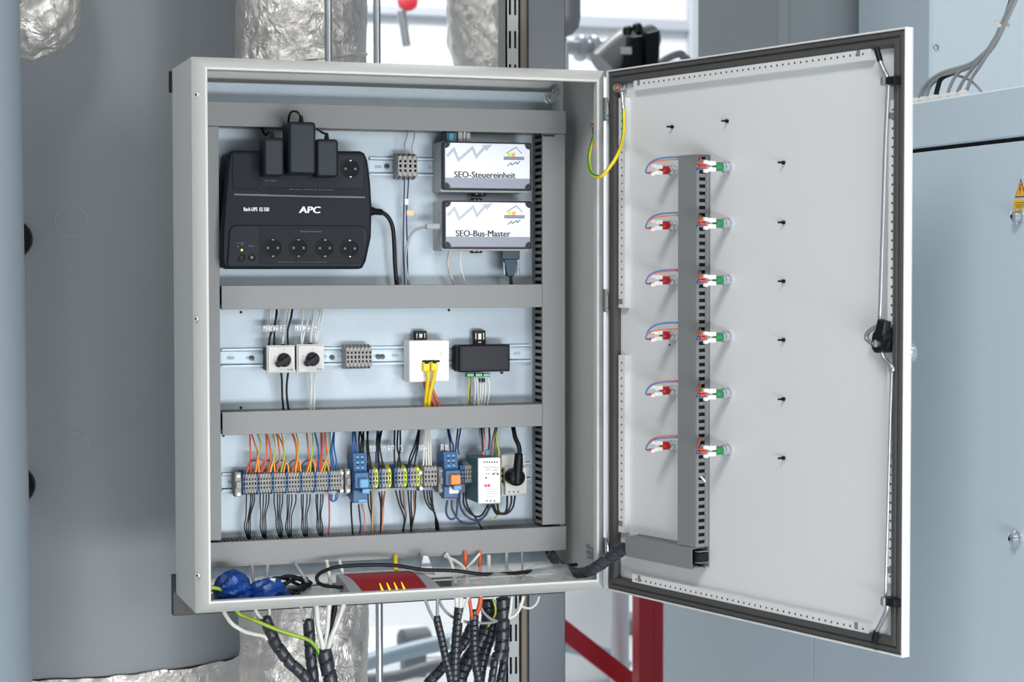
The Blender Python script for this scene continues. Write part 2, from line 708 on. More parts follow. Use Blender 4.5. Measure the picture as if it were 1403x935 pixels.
# --- foil wrapped bend, top left
fc = P(42, -4, 0.62)
bm_ = bmesh.new()
bmesh.ops.create_icosphere(bm_, subdivisions=5, radius=1.0)
mb = MB().add([tuple(v.co) for v in bm_.verts], [tuple(v.index for v in f.verts) for f in bm_.faces])
bm_.free()
mb.v = [(fc.x + v[0] * 0.105, fc.y + v[1] * 0.09, fc.z + (v[2] * 0.128 if v[2] < 0 else v[2] * 0.30)) for v in mb.v]
crumple(mb, 0.010, 17, 3.0)
mb.top('foil_duct_bend', FOIL, 'crinkled silver foil bend hanging into view at the top left', 'duct', angle=180)


def foil_pipe(name, px, y, r, label, z0=FZ, z1=1.9, seed=1.0, bulge=None, amp=0.005):
    c = P(px, 400, y)
    m = int((z1 - z0) * 70)
    f = surf_cyl(c.x, c.y, r, z0, z1, 130, int(m * 1.6), rf=bulge)
    crumple(f, amp, 13, seed)
    crumple(f, amp * 0.3, 45, seed + 3)
    t_ = thing(name, label, 'duct', (c.x, c.y, z0))
    f.build('foil_sleeve', FOIL, t_, angle=180)
    for zb in (1.06, -0.42):
        b_ = MB()
        pts = [(c.x + (r + 0.001) * math.cos(a), c.y + (r + 0.001) * math.sin(a), zb + 0.02 * math.cos(a - 0.4)) for a in [2 * math.pi * i / 40 for i in range(41)]]
        b_.tube(pts, 0.004, 5, seg=1)
        b_.build('foil_fold', FOIL, t_, angle=180)
    return t_


foil_pipe('foil_duct', 414, 0.56, 0.137, 'wide crinkled foil duct standing behind the cabinet, by the grey tank')
c2 = P(654, 40, 1.7)
foil_pipe('foil_duct', 660, 1.7, 0.088, 'narrow foil duct further back, left of the slotted steel strut', z0=0.6, z1=2.2, seed=5.0,
          bulge=lambda a, z: 0.86 + 0.22 * max(0, min(1, (z - 1.17) / 0.10)), amp=0.009)

# --- steel rods
for px, y, lab in ((450, 0.36, 'thin steel rod above the cabinet, in front of the wide foil duct'),
                   (516.5, 0.44, 'thin steel rod just right of the wide foil duct')):
    c = P(px, 60, y)
    z0 = 0.9 if px < 500 else FZ
    rod = thing('steel_rod', lab, 'rod', (c.x, c.y, z0))
    MB().lathe([(0.0078, 0), (0.0078, 2.0 - z0)], (c.x, c.y, z0), (0, 0, 1), 14).build('rod', STEEL, rod, angle=60)

# --- slotted strut and dark column
y = 0.30
x0, x1 = P(693, 40, y).x, P(712, 40, y).x
t = thing('slotted_strut', 'galvanised strut with long slots beside the dark column', 'strut', ((x0 + x1) / 2, y, FZ))
mb = MB()
zz = 1.9
mb.add([], [])
sl = 0.068
rows = int((1.9 - FZ) / sl)
ws = (x1 - x0)
colsx = [(x0, x0 + ws * 0.22), (x0 + ws * 0.38, x0 + ws * 0.60), (x0 + ws * 0.76, x1)]
for a, b in colsx:
    mb.box(a, b, y, y + 0.003, FZ, 1.9)
for i in range(rows + 1):
    z = FZ + i * sl
    for a, b in ((x0 + ws * 0.22, x0 + ws * 0.38), (x0 + ws * 0.60, x0 + ws * 0.76)):
        mb.box(a, b, y, y + 0.003, z, z + sl * 0.48)
mb.box(x0, x0 + 0.003, y, y + 0.05, FZ, 1.9)
mb.box(x1 - 0.003, x1, y, y + 0.05, FZ, 1.9)
mb.build('slotted_channel', STRUTM, t)
MB().box(x1, x1 + 0.014, y - 0.004, y + 0.06, FZ, 1.9, 0.002).build('edge_flange', RUST, t, 'dull brownish steel edge')
MB().box(x0 + 0.004, x1 - 0.004, y + 0.03, y + 0.034, FZ, 1.9).build('dark_backing', DARK, t)  # dark sheet painting the shade behind the slots
ya = 0.34
xa, xb = P(723, 40, ya).x, P(774.5, 40, ya).x
t = thing('steel_column', 'dark grey steel column behind the cabinet beside the slotted strut', 'column', ((xa + xb) / 2, ya, FZ))
MB().box(xa, xb, ya, ya + 0.012, FZ, 1.9, 0.002).build('flange', COLM, t)
MB().box(xa + 0.012, xa + 0.024, ya + 0.012, ya + 0.10, FZ, 1.9).build('web', COLM, t)

# --- the switchgear on the right
X1 = 1.25
ya, yb = PX(909, 900, X1).y, -1.1
zt = PX(1250, 141, X1).z
zg = PX(1250, 207, X1).z
ysm = PX(1114, 900, X1).y
t = thing('switchgear', 'long pale blue-grey switchgear cubicle on the right behind the open door', 'cabinet', (X1 + 0.3, 0, FZ))
MB().box(X1 + 0.012, X1 + 0.6, yb, ya, FZ, zt - 0.004).build('carcass', DARK, t)
MB().box(X1, X1 + 0.6, yb, ya, zg + 0.004, zt, 0.003).build('top_fascia', CUP, t)
MB().box(X1, X1 + 0.02, ysm + 0.0015, ya, FZ + 0.08, zg - 0.004, 0.0015).build('door_panel', CUP, t)
MB().box(X1, X1 + 0.02, yb, ysm - 0.0015, FZ + 0.08, zg - 0.004, 0.0015).build('door_panel', CUP, t)
for px, py in ((1398, 297), (1395, 738)):
    p = PX(px, py, X1)
    lk = MB().lathe([(0.013, 0), (0.013, -0.004), (0.010, -0.006), (0.0095, -0.015), (0.006, -0.017)], p, (1, 0, 0), 20).build('lock', CHROME, t, 'round chrome quarter-turn lock')
    MB().box(p.x - 0.019, p.x - 0.0172, p.y - 0.0012, p.y + 0.0012, p.z - 0.003, p.z + 0.003).build('key_slot', DARK, lk)
# warning sign: triangle plate, border, lightning bolt; below it a yellow text plate
a = PX(1391, 271, X1); b = PX(1398.5, 245, X1)
w_ = abs(a.y - PX(1398.5, 271, X1).y)
cyy, zlo, zhi = PX(1398.5, 271, X1).y, a.z, b.z
sg = thing('warning_sign', 'amber triangle warning sign with a black lightning bolt above a yellow strip', 'sign', (X1 - 0.001, cyy, zlo))
tri = lambda s_: [(cyy - w_ * s_, zlo + (1 - s_) * 0.009), (cyy + w_ * s_, zlo + (1 - s_) * 0.009), (cyy, zhi - (1 - s_) * 0.018)]
MB().prism(tri(1.0), X1 - 0.0006, X1 - 0.0001, 'x').build('border', INK, sg)
MB().prism(tri(0.80), X1 - 0.0012, X1 - 0.0005, 'x').build('plate', SIGNO, sg)
h = zhi - zlo
bolt = [(0.05, 0.72), (-0.16, 0.40), (0.0, 0.42), (-0.06, 0.16), (0.16, 0.50), (0.02, 0.48), (0.14, 0.72)]
MB().prism([(cyy - q[0] * w_ * 0.9, zlo + q[1] * h) for q in bolt], X1 - 0.0017, X1 - 0.0011, 'x').build('lightning_bolt', INK, sg)
p0 = PX(1389, 274.5, X1); p1 = PX(1389, 286.5, X1)
tag_ = MB().box(X1 - 0.0008, X1 - 0.0001, cyy - (p0.y - cyy) * 1.0, p0.y, p1.z, p0.z).build('text_strip', SIGNY, sg)
for k_, f_ in ((0.68, 0.7), (0.42, 0.82), (0.2, 0.5)):
    zc = p1.z + (p0.z - p1.z) * k_
    MB().box(X1 - 0.0012, X1 - 0.0007, cyy - (p0.y - cyy) * f_, cyy + (p0.y - cyy) * f_, zc - 0.0008, zc + 0.0008).build('text_line', M('sign_print', (150, 120, 20), 0.6), sg)

# --- sheet metal duct and pale panel above the switchgear
ya = 1.0
xa, xb = P(1066, 40, ya).x, P(1275, 40, ya).x
t = thing('sheet_metal_duct', 'dark grey sheet-metal duct rising behind the top of the open door', 'duct', ((xa + xb) / 2, ya, 0.9))
MB().box(xa, xb + 0.2, ya, ya + 0.5, 0.85, 2.4, 0.006).build('casing', CUPD, t)
MB().box(xa - 0.002, xa + 0.03, ya - 0.006, ya, 0.85, 2.4, 0.002).build('edge_fold', CUPD, t)
ya = 0.62
xa = P(1275.5, 40, ya).x
t = thing('control_cubicle', 'pale blue upright cubicle behind the cables on the switchgear top', 'cabinet', (xa + 0.4, ya, 0.6))
MB().box(xa, xa + 1.0, ya, ya + 0.36, FZ, 2.4, 0.008).build('casing', CUP, t)
for py in (65,):
    p = P(1282, py, ya)
    MB().lathe([(0.007, 0), (0.007, -0.004), (0.004, -0.006)], (p.x, ya, p.z), (0, 1, 0), 14).build('screw', STEEL, t)

# cables into the switchgear top
ztop = zt
cab_paths = [
    ([(1257, 138), (1268, 118), (1290, 101), (1330, 88), (1357, 66), (1373, 34), (1387, 2), (1395, -24)], 0.006, GCABLE, 'grey cable into the switchgear top, nearest the cabinet door'),
    ([(1267, 135), (1275, 117), (1296, 103), (1333, 90), (1360, 65), (1376, 34), (1389, 2), (1397, -24)], 0.005, GCABLE, 'grey cable into the switchgear top, second from the cabinet door'),
    ([(1281, 133), (1285, 120), (1292, 106), (1318, 95), (1346, 78), (1366, 50), (1380, 18), (1393, -24)], 0.006, BLK, 'black cable among the grey ones on the switchgear top'),
    ([(1296, 131), (1303, 116), (1313, 100), (1335, 84), (1360, 60), (1378, 30), (1391, 2), (1399, -24)], 0.004, GCABLE, 'thin grey cable into the switchgear top, fourth from the cabinet door'),
    ([(1308, 129), (1318, 114), (1331, 96), (1350, 74), (1366, 52), (1381, 22), (1393, -4), (1400, -24)], 0.004, GCABLE, 'thin grey cable into the switchgear top, fifth from the cabinet door'),
    ([(1321, 127), (1331, 108), (1343, 90), (1357, 68), (1370, 46), (1384, 18), (1394, -4), (1401, -24)], 0.004, GCABLE, 'grey cable into the switchgear top, sixth from the cabinet door'),
    ([(1347, 128.5), (1335, 115), (1323, 107), (1309, 103)], 0.003, GCABLE, 'short loose grey cable end curling over the switchgear top'),
]
for i, (pp, r, m_, lab) in enumerate(cab_paths):
    base_y = PX(pp[0][0], pp[0][1], X1 + 0.05).y
    pts = []
    for j, (px, py) in enumerate(pp):
        f = j / (len(pp) - 1)
        xx = X1 + 0.05 + 0.03 * f
        pts.append(PX(px, py, xx))
    if i < 6:
        pts[0].z = zt + 0.004
    wire('cable', pts, r * 0.8, m_, lab, 'cable', 'cables into the switchgear top')
    if i < 6:
        g = MB().lathe([(0.013, 0), (0.013, 0.010), (0.009, 0.014), (0.008, 0.016)], (pts[0].x, pts[0].y, zt), (0, 0, 1), 18)
        g.top('cable_gland', WHITE, 'white cable gland on the switchgear top, %s from the cabinet door' % nth(i), 'gland', 'glands on the switchgear top')
p = PX(1373, 33, X1 + 0.076)
MB().lathe([(0.014, -0.003), (0.0145, 0), (0.014, 0.003)], p, (PX(1387, 2, X1 + 0.08) - p), 16).top('cable_tie', WHITE, 'white tie around the grey cable bundle above the switchgear', 'cable tie')

# --- red frame, blurred plant behind
y = 1.9
xa, xb = P(876, 880, y).x, P(911, 880, y).x
mb = MB()
xm = xa + (xb - xa) * 0.58
mb.box(xa, xm, y, y + 0.06, FZ, 0.35, 0.003)
mb.box(xm, xb, y + 0.006, y + 0.07, FZ, 0.35, 0.003)
mb.top('red_post', REDST, 'red steel post seen below the door hinge', 'post')
a, b = P(770, 862, 2.1), P(880, 948, 2.1)
dv = (b - a)
n_ = Vector((-dv.z, 0, dv.x)).normalized() * 0.028
MB().prism([((a - dv * 0.3 + n_).x, (a - dv * 0.3 + n_).z), ((a - dv * 0.3 - n_).x, (a - dv * 0.3 - n_).z), ((b + dv * .3 - n_).x, (b + dv * .3 - n_).z), ((b + dv * .3 + n_).x, (b + dv * .3 + n_).z)], 2.08, 2.13, 'y').top('red_brace', REDST, 'slanting red steel brace low behind the dark column', 'brace')


def bpipe(name, pts, y, r, mat, label, cat='pipe', n=18):
    return MB().tube(W3(pts, y), r, n).top(name, mat, label, cat, angle=60)


bpipe('curved_pipe', [(470, 918), (520, 903), (580, 887), (640, 876), (700, 872)], 3.2, 0.030, PIPEB, 'pale blue pipe curving low behind the conduits under the cabinet')
bpipe('curved_pipe', [(470, 934), (540, 928), (600, 912), (680, 905)], 3.3, 0.022, PIPEG, 'darker grey pipe low behind the conduits, below the pale blue one')
bpipe('curved_pipe', [(760, 880), (800, 889), (835, 900), (858, 915)], 2.7, 0.028, PIPEB, 'pale blue pipe end between the dark column and the red post')
p0, p1 = P(845, 850, 4.4), P(872, 905, 4.4)
MB().box(p0.x, p1.x + 0.05, 4.4, 4.7, FZ, p0.z, 0.01).top('machine_housing', PIPEG, 'dark blurred machine housing left of the red post', 'machine')
p0, p1 = P(470, 905, 4.2), P(640, 935, 4.2)
MB().box(p0.x, p1.x, 4.2, 4.9, FZ, P(500, 905, 4.2).z, 0.03).top('white_plinth', M('machine_white', (225, 228, 230), 0.5), 'white blurred machine base behind the foil duct', 'machine')
p0 = P(800, 845, 3.6)
MB().lathe([(0.10, 0), (0.12, 0.03), (0.12, 0.5), (0.06, 0.6)], (p0.x, 3.6, FZ), (0, 0, 1), 24).top('white_vessel', M('machine_white', (225, 228, 230), 0.5), 'white blurred vessel right of the dark column', 'vessel')
p0 = P(548, 880, 3.9)
t = thing('pump', 'small dark pump lying far behind the conduits', 'pump', (p0.x, 3.9, FZ))
MB().lathe([(0.03, 0), (0.05, 0.01), (0.05, 0.12), (0.02, 0.14)], p0, (1, 0.2, 0), 18).build('motor', PIPEG, t)
MB().box(p0.x + 0.01, p0.x + 0.10, 3.86, 3.94, FZ, p0.z, 0.005).build('foot', PIPEG, t)
p0 = P(557, 3, 5.0)
t = thing('wall_valve', 'small red handled valve high on the pale rear wall', 'valve', (p0.x, 5.0, p0.z))
MB().lathe([(0.045, 0), (0.05, 0.02), (0.02, 0.03)], p0, (0, -1, 0.3), 16).build('handwheel', REDST, t)
MB().lathe([(0.02, 0), (0.02, 0.16)], p0 + Vector((0, 0, -0.2)), (-0.15, 0, 1), 12).build('stem', STEEL, t)

# motor valve above the cabinet's right corner
y = 2.3
t = thing('motor_valve', 'grey pipe valve with a black actuator above the cabinet corner', 'valve', P(860, 90, y))
MB().tube(W3([(826, 92), (850, 70), (868, 58)], y), 0.058, 20).build('motor_housing', M('valve_grey', (120, 123, 126), 0.4, 0.2), t, angle=60)
MB().tube(W3([(775, 64), (800, 66), (846, 62)], y + 0.1), 0.024, 18).build('pipe_stub', M('valve_silver', (196, 200, 205), 0.35, 0.4), t, angle=60)
MB().lathe([(0.03, 0), (0.03, P(850, 70, y).z - FZ)], (P(850, 70, y).x, y, FZ), (0, 0, 1), 16).build('standpipe', M('valve_silver', (196, 200, 205), 0.35, 0.4), t)
for px in (795, 812):
    p = P(px, 66, y + 0.1)
    MB().lathe([(0.04, -0.01), (0.044, 0), (0.04, 0.012)], p, (1, 0.1, 0), 20).build('pipe_flange', M('valve_silver', (196, 200, 205), 0.35, 0.4), t)
pa, pb = P(843, 58, y - 0.05), P(866, 100, y - 0.05)
MB().prism([(P(850, 54, y).x, P(850, 54, y).z), (P(868, 52, y).x, P(868, 52, y).z), (P(866, 105, y).x, P(866, 105, y).z), (P(842, 105, y).x, P(842, 105, y).z)], y - 0.09, y + 0.05, 'y', 0.006).build('actuator', BLACK, t)
MB().prism([(P(866, 50, y).x, P(866, 50, y).z), (P(885, 46, y).x, P(885, 46, y).z), (P(884, 105, y).x, P(884, 105, y).z), (P(868, 105, y).x, P(868, 105, y).z)], y - 0.12, y + 0.05, 'y', 0.006).build('actuator_head', BLACK, t)
for px, py in ((860, 46), (873, 42)):
    p = P(px, py, y - 0.03)
    MB().lathe([(0.016, 0), (0.020, 0.006), (0.016, 0.03), (0.009, 0.036)], (p.x, p.y, p.z - 0.012), (0, 0, 1), 14).build('adjusting_knob', BLACK, t)
MB().box(P(852, 64, y - 0.1).x, P(866, 64, y - 0.1).x, y - 0.097, y - 0.09, P(858, 74, y - 0.1).z, P(858, 64, y - 0.1).z).build('rating_plate', M('valve_silver', (196, 200, 205), 0.35, 0.4), t)
MB().tube(W3([(880, 44), (891, 42), (897, 50), (896, 60), (891, 64)], y), 0.020, 14).build('clamp_hook', PIPEG, t, angle=60)
c = P(783, 20, 1.9)
t = thing('round_vessel', 'grey round-ended vessel hanging above, right of the dark column', 'vessel', (c.x, c.y, P(783, 52, 1.9).z))
zb = P(783, 52, 1.9).z
MB().lathe([(0.005, 0), (0.03, 0.008), (0.05, 0.03), (0.055, 0.06), (0.055, 0.6)], (c.x - 0.03, c.y, zb), (0, 0, 1), 28).build('shell', M('valve_grey', (120, 123, 126), 0.4, 0.2), t, angle=60)
MB().lathe([(0.014, -0.06), (0.014, 0.01)], (c.x - 0.03, c.y, zb), (0, 0, 1), 14).build('drain_stub', STEEL, t)
p = P(782, 74, 1.9)
MB().tube([(p.x - .03, p.y, p.z + 0.03), (p.x - .03, p.y, p.z - 0.06), (p.x - 0.03, p.y, p.z - 0.3)], 0.022, 16).top('stub_pipe', M('valve_silver', (196, 200, 205), 0.35, 0.4), 'short silver pipe below the round-ended vessel', 'pipe')
hq = W3([(905, 86), (916, 79), (930, 74), (936, 78)], 2.0)
mb = MB().tube(hq + [hq[-1] + Vector((0.02, 0, -0.06)), hq[-1] + Vector((0.03, 0, -0.5)), Vector((hq[-1].x + 0.03, 2.0, FZ))], 0.012, 14)
mb.top('hose_coupling', PIPEG, 'small dark hose coupling peeking over the door edge', 'coupling')
# ------------------------------------------------------------------ the cabinet
W, H, DP = 0.7904, 1.0, 0.2223
YB = 0.190            # face of the mounting plate
YT = 0.126            # face of the wiring ducts


def ring(x0, x1, z0, z1, prof, closed=True):
    """rectangular ring swept from a profile of (inset, y)"""
    vs = []
    for i, y in prof:
        a = i if isinstance(i, tuple) else (i, i, i, i)
        vs += [(x0 + a[0], y, z0 + a[2]), (x1 - a[1], y, z0 + a[2]), (x1 - a[1], y, z1 - a[3]), (x0 + a[0], y, z1 - a[3])]
    n = len(prof)
    fs = []
    for k in range(n if closed else n - 1):
        a, b = k * 4, ((k + 1) % n) * 4
        for i in range(4):
            j = (i + 1) % 4
            fs.append((a + i, a + j, b + j, b + i))
    return MB().add(vs, fs)


cab = thing('electrical_cabinet', 'open light grey wall cabinet with its door swung out to the right', 'cabinet', (W / 2, 0.1, 0))
T = 0.002
MB().box(0, T, 0, DP, 0, H, 0.0009).build('side_panel', PAINT, cab)
MB().box(W - T, W, 0, DP, 0, H, 0.0009).build('side_panel', PAINT_IN, cab)
MB().box(T, W - T, 0, DP, H - T, H, 0.0009).build('top_panel', PAINT, cab)
MB().box(T, W - T, DP - T, DP, T, H - T).build('back_panel', PAINT_IN, cab)
mb = MB()
mb.box(T, W - T, 0, 0.085, 0, T)
mb.box(T, W - T, 0.205, DP, 0, T)
mb.box(T, 0.03, 0.085, 0.205, 0, T)
mb.box(W - 0.03, W - T, 0.085, 0.205, 0, T)
mb.build('bottom_panel', PAINT, cab, 'bottom panel with a wide cable opening')
ring(0, W, 0, H, [(0.0, 0.001), (0.0005, -0.001), (0.0195, -0.0262), (0.0203, -0.0268), (0.0238, -0.0268), (0.0243, -0.0262), (0.0243, -0.010), (0.0233, -0.010), (0.0233, -0.0255), (0.0205, -0.0255), (0.003, 0.0015)]).build('front_rim', PAINT, cab, angle=25)
for px, py in ((270, 130), (269.5, 437), (271.5, 789)):
    p = P(px, py, -0.012)
    MB().lathe([(0.0022, -0.003), (0.0022, 0.003)], p, (-0.79, -0.61, 0), 10).build('rim_hole', DARK, cab)
    MB().lathe([(0.0034, -0.0015), (0.0034, 0.0022)], p, (-0.79, -0.61, 0), 12).build('rim_bush', WHITE, cab)
MB().box(-0.006, W + 0.002, DP + 0.001, DP + 0.022, P(244, 842, 0.24).z, 0.035, 0.001).build('mounting_bracket', M('bracket_black', (24, 26, 29), 0.5), cab)
p0, p1 = P(231, 98, 0.235), P(235, 127, 0.235)
MB().box(p0.x, 0.03, 0.224, 0.236, p1.z, p0.z, 0.001).build('mounting_bracket', DARK, cab)

# inner plate
mpx1 = P(757, 126, YB).x
mpz1 = P(283, 112, YB).z
MB().box(0.032, mpx1, YB, YB + 0.003, 0.03, mpz1, 0.001).build('mounting_plate', PLATE, cab, 'bluish galvanised mounting plate')
for px, py, yy, r in ((755, 135, YB - 0.004, 0.011), (763.5, 125.5, YB + 0.004, 0.008)):
    p = P(px, py, yy)
    MB().lathe([(r * 1.25, 0), (r * 1.25, -0.002), (r, -0.0025), (r, -0.008), (r * 0.55, -0.008), (r * 0.5, -0.013)], (p.x, p.y + 0.004, p.z), (0, 1, 0), 6 if r < 0.01 else 18).build('plate_bolt', STEEL, cab)
for px, py in ((615, 425), (330, 428), (306, 597), (330, 559)):
    p = P(px, py, YB)
    MB().lathe([(0.0028, 0.001), (0.0028, -0.0006)], p, (0, 1, 0), 10).build('plate_hole', DARK, cab)

# type plate on the right wall
xw = W - T
a, b = PX(803, 744, xw), PX(822, 774, xw)
tp = MB().box(xw - 0.0005, xw, a.y, b.y, b.z, a.z).build('type_plate', M('type_plate_silver', (190, 192, 194), 0.4, 0.3), cab, 'silver type plate with fine print')
hh = a.z - b.z
for i, (f0, f1) in enumerate(((0.08, 0.3), (0.08, 0.85), (0.5, 0.9), (0.08, 0.7), (0.08, 0.6), (0.3, 0.9), (0.1, 0.8))):
    zc = a.z - hh * (0.1 + 0.12 * i)
    MB().box(xw - 0.0009, xw - 0.0004, a.y + (b.y - a.y) * f0, a.y + (b.y - a.y) * f1, zc - 0.0012, zc + 0.0012).build('print_line', INKG, tp)

# hinges
for py in (150, 412, 752):
    p = P(830, py, -0.004)
    hx = MB().box(W - 0.003, W + 0.0025, -0.016, -0.001, p.z - 0.022, p.z + 0.022, 0.001).build('hinge', STEEL, cab)
    MB().lathe([(0.0042, -0.012), (0.0042, 0.012)], (W + 0.002, -0.014, p.z), (0, 0, 1), 12).build('hinge_pin', CHROME, hx)
    MB().lathe([(0.003, 0), (0.003, -0.002)], (W, -0.016, p.z - 0.018), (0, 1, 0), 10).build('hinge_screw', STEEL, hx)

# ---- the door (local door coordinates, carried over by DOOR)
DW = 0.791
dr = MB()
dr.box(0, DW, 0.0132, 0.0165, 0, H, 0.001)
dr.v = dr.v
rim = ring(0, DW, 0, H, [(0.0, 0.0005), (0.0008, 0.0), (0.0022, 0.0), (0.003, 0.0008), (0.003, 0.0135), (0.0, 0.0165)])
dr.add(rim.v, rim.f)
door = dr.xf(DOOR).build('door', M('door_grey_paint', (214, 216, 217), 0.4, var=0.012, scale=4), cab, 'wide open door, light grey inside')


def dpart(mb, name, mat, label=None, kind=None, angle=35):
    return mb.xf(DOOR).build(name, mat, door, label, kind, angle)


YD = 0.0132
g0 = D(832, 450, 0).x
gi = (max(0.006, g0) + 0.0, 0.004, 0.004, 0.004)
gw = 0.0245
pr = []
for o, y in ((0, YD), (0, 0.004), (0.003, 0.0005), (0.008, 0.0005), (0.009, 0.003), (0.0115, 0.003), (0.0125, -0.001), (0.020, -0.001), (0.0225, 0.001), (gw, 0.006), (gw, YD)):
    pr.append((tuple(g + o for g in gi), y))
dpart(ring(0, DW, 0, H, pr), 'door_gasket', RUB, 'dark rubber gasket round the door', angle=20)


def drail(pts, along, slots):
    (xa, za), (xb, zb) = pts
    yf = YD - 0.012
    mb = MB().perforated(xa, xb, za, zb, yf, 0.0148, 0.0017, 0.0017, along)
    m2 = ring(xa, xb, za, zb, [(0, yf), (0, YD), (0.0012, YD), (0.0012, yf + 0.0002)], closed=False)
    mb.add(m2.v, m2.f)
    mb.box(xa + .002, xb - .002, YD - 0.0012, YD - 0.0004, za + .002, zb - .002, mi=1)  # dark backing, paints the shade seen through the holes
    r_ = dpart(mb, 'perforated_rail', [M('rail_grey_paint', (214, 216, 216), 0.4), DARK])
    for fx in slots:
        if along == 'x':
            c = xa + (xb - xa) * fx
            m = MB().box(c - 0.004, c + 0.004, yf - 0.0003, yf + 0.001, (za + zb) / 2 - 0.003, zb - 0.0005)
        else:
            c = za + (zb - za) * fx
            m = MB().box(xa + 0.0005, (xa + xb) / 2 + 0.003, yf - 0.0003, yf + 0.001, c - 0.005, c + 0.005)
        dpart(m, 'rail_notch', M('notch_grey', (120, 124, 128), 0.5))
    return r_


yf = YD - 0.012
za = D(868, 124, yf).z; zb = D(868, 108, yf).z
ua = D(868, 116, yf).x; ub = D(1193, 70, yf).x
drail(((ua, za), (ub, zb)), 'x', (0.025, 0.955))
z2 = D(868, 787, yf).z; z1 = D(868, 800, yf).z
drail(((D(866, 793, yf).x, z1), (D(1190, 858, yf).x, z2)), 'x', (0.035, 0.955))
u0, u1 = D(847.5, 450, yf).x, D(856, 450, yf).x
drail(((u0, D(852, 422, yf).z), (u1, D(852, 134, yf).z)), 'z', (0.03,))
drail(((u0, D(852, 730, yf).z), (u1, D(852, 487, yf).z)), 'z', (0.05,))
u0, u1 = D(1217, 300, yf).x, D(1227.5, 300, yf).x
drail(((u0, D(1221, 445, yf).z), (u1, D(1221, 137, yf).z)), 'z', (0.93,))
drail(((u0, D(1221, 800, yf).z), (u1, D(1221, 502, yf).z)), 'z', (0.06,))

# locking bars
yr = -0.010
bar = MB().tube([D(q[0], q[1], yr) for q in ((1204, 75), (1206, 84), (1211, 96), (1216, 106), (1217, 118))], 0.0036, 8)
bar.tube([D(q[0], q[1], yr) for q in ((1217, 116), (1213, 200), (1209, 330), (1205, 440), (1199, 448))], 0.0034, 8)
bar.tube([D(q[0], q[1], yr) for q in ((1199, 448), (1190, 455), (1187, 463), (1193, 470), (1201, 474))], 0.0036, 8)
dpart(bar, 'locking_bar', STEEL, 'bright upper locking bar', angle=60)
bar = MB().tube([D(q[0], q[1], yr) for q in ((1207, 480), (1212, 492), (1221, 501), (1223, 507), (1220, 509))], 0.0036, 8)
bar.tube([D(q[0], q[1], yr + 0.008) for q in ((1222, 506), (1219, 600), (1216, 720), (1213, 820))], 0.0022, 8)
bar.tube([D(q[0], q[1], yr) for q in ((1216, 822), (1215, 836), (1208, 852), (1201, 866), (1198, 876))], 0.0036, 8)
dpart(bar, 'locking_bar', STEEL, 'bright lower locking bar', angle=60)
for a_, b_ in (((1201, 66), (1206, 84)), ((1201, 865), (1197, 881))):
    p, q = D(a_[0], a_[1], yr), D(b_[0], b_[1], yr)
    dpart(MB().cyl(p, q, 0.005, 0.0048, 12), 'bar_tip', BLACK)
for py in (111, 825):
    p = D(1218, py, yr + 0.002)
    mb = MB().box(p.x - 0.014, p.x + 0.018, -0.014, YD, p.z - 0.0065, p.z + 0.0065, 0.0015)
    dpart(mb, 'bar_guide', BLACK)
    mb = MB().box(p.x - 0.009, p.x - 0.001, -0.0175, -0.012, p.z - 0.007, p.z + 0.007, 0.001)
    dpart(mb, 'guide_clip', STEEL)
# lock body
p = D(1212, 464, -0.005)
q = D(1202, 460, -0.028)
mb = MB().lathe([(0.021, 0), (0.021, -0.016), (0.018, -0.019)], (D(1217, 466, YD).x, YD, p.z - 0.003), (0, 1, 0), 20)
mb.lathe([(0.014, 0), (0.014, -0.012), (0.011, -0.015)], (q.x, -0.010, q.z), (0, 1, 0), 16)
mb.lathe([(0.012, 0), (0.012, -0.010), (0.009, -0.012)], (D(1200, 468, -.02).x, -0.008, D(1206, 474, -.02).z), (0, 1, 0), 16)
p1, p2 = D(1206, 456, -0.022), D(1209, 441, -0.022)
mb.prism([(p1.x - 0.012, p1.z - 0.008), (p1.x + 0.010, p1.z - 0.006), (p2.x + 0.010, p2.z + 0.000), (p2.x - 0.008, p2.z + 0.004)], -0.026, -0.012, 'y', 0.002)
lockb = dpart(mb, 'lock_body', BLACK, 'black lock mechanism', angle=40)
p = D(1200, 471, -0.026)
dpart(MB().lathe([(0.006, 0.006), (0.006, -0.002), (0.003, -0.003)], p, (0, 1, 0), 14), 'lock_pivot', CHROME)
p = D(1201, 452, -0.022)
dpart(MB().lathe([(0.0035, 0.006), (0.0035, -0.002)], p, (0, 1, 0), 12), 'lock_rivet', STEEL)
# outside handle peeking past the door edge
hz = D(1240, 484, 0.03).z
hu = DW - 0.034
mb = MB().lathe([(0.014, 0), (0.014, 0.012), (0.018, 0.018), (0.018, 0.030), (0.010, 0.036)], (hu, 0.0165, hz), (0, 1, 0), 20)
dpart(mb, 'door_handle', CHROME, 'chrome handle on the outside', angle=40)

# earthing studs: on the door's top corner, on the right cabinet wall
pe = D(852, 121, YD - 0.004)
dpart(MB().lathe([(0.013, 0.004), (0.013, -0.001), (0.009, -0.0015), (0.009, -0.010), (0.005, -0.011), (0.005, -0.018)], pe, (0, 1, 0), 18), 'earth_stud', STEEL)
dpart(MB().lathe([(0.0085, -0.006), (0.0085, -0.009)], (pe.x - 0.001, pe.y - 0.004, pe.z), (0, 1, 0), 18), 'earth_washer', COPPER)
pw = PX(815.5, 174, W - T - 0.004)
MB().lathe([(0.008, 0.004), (0.008, -0.004), (0.004, -0.005), (0.004, -0.010)], pw, (1, 0, 0), 14).build('earth_stud', STEEL, cab)
MB().lathe([(0.0075, -0.005), (0.0075, -0.0075)], pw, (1, 0, 0), 16).build('earth_washer', COPPER, cab)


def gy(i, k):
    return 0 if (k + i // 5) % 8 < 4 else 1


def gy2(i, k):
    return 1 if k % 8 in (1, 2, 3) else 0


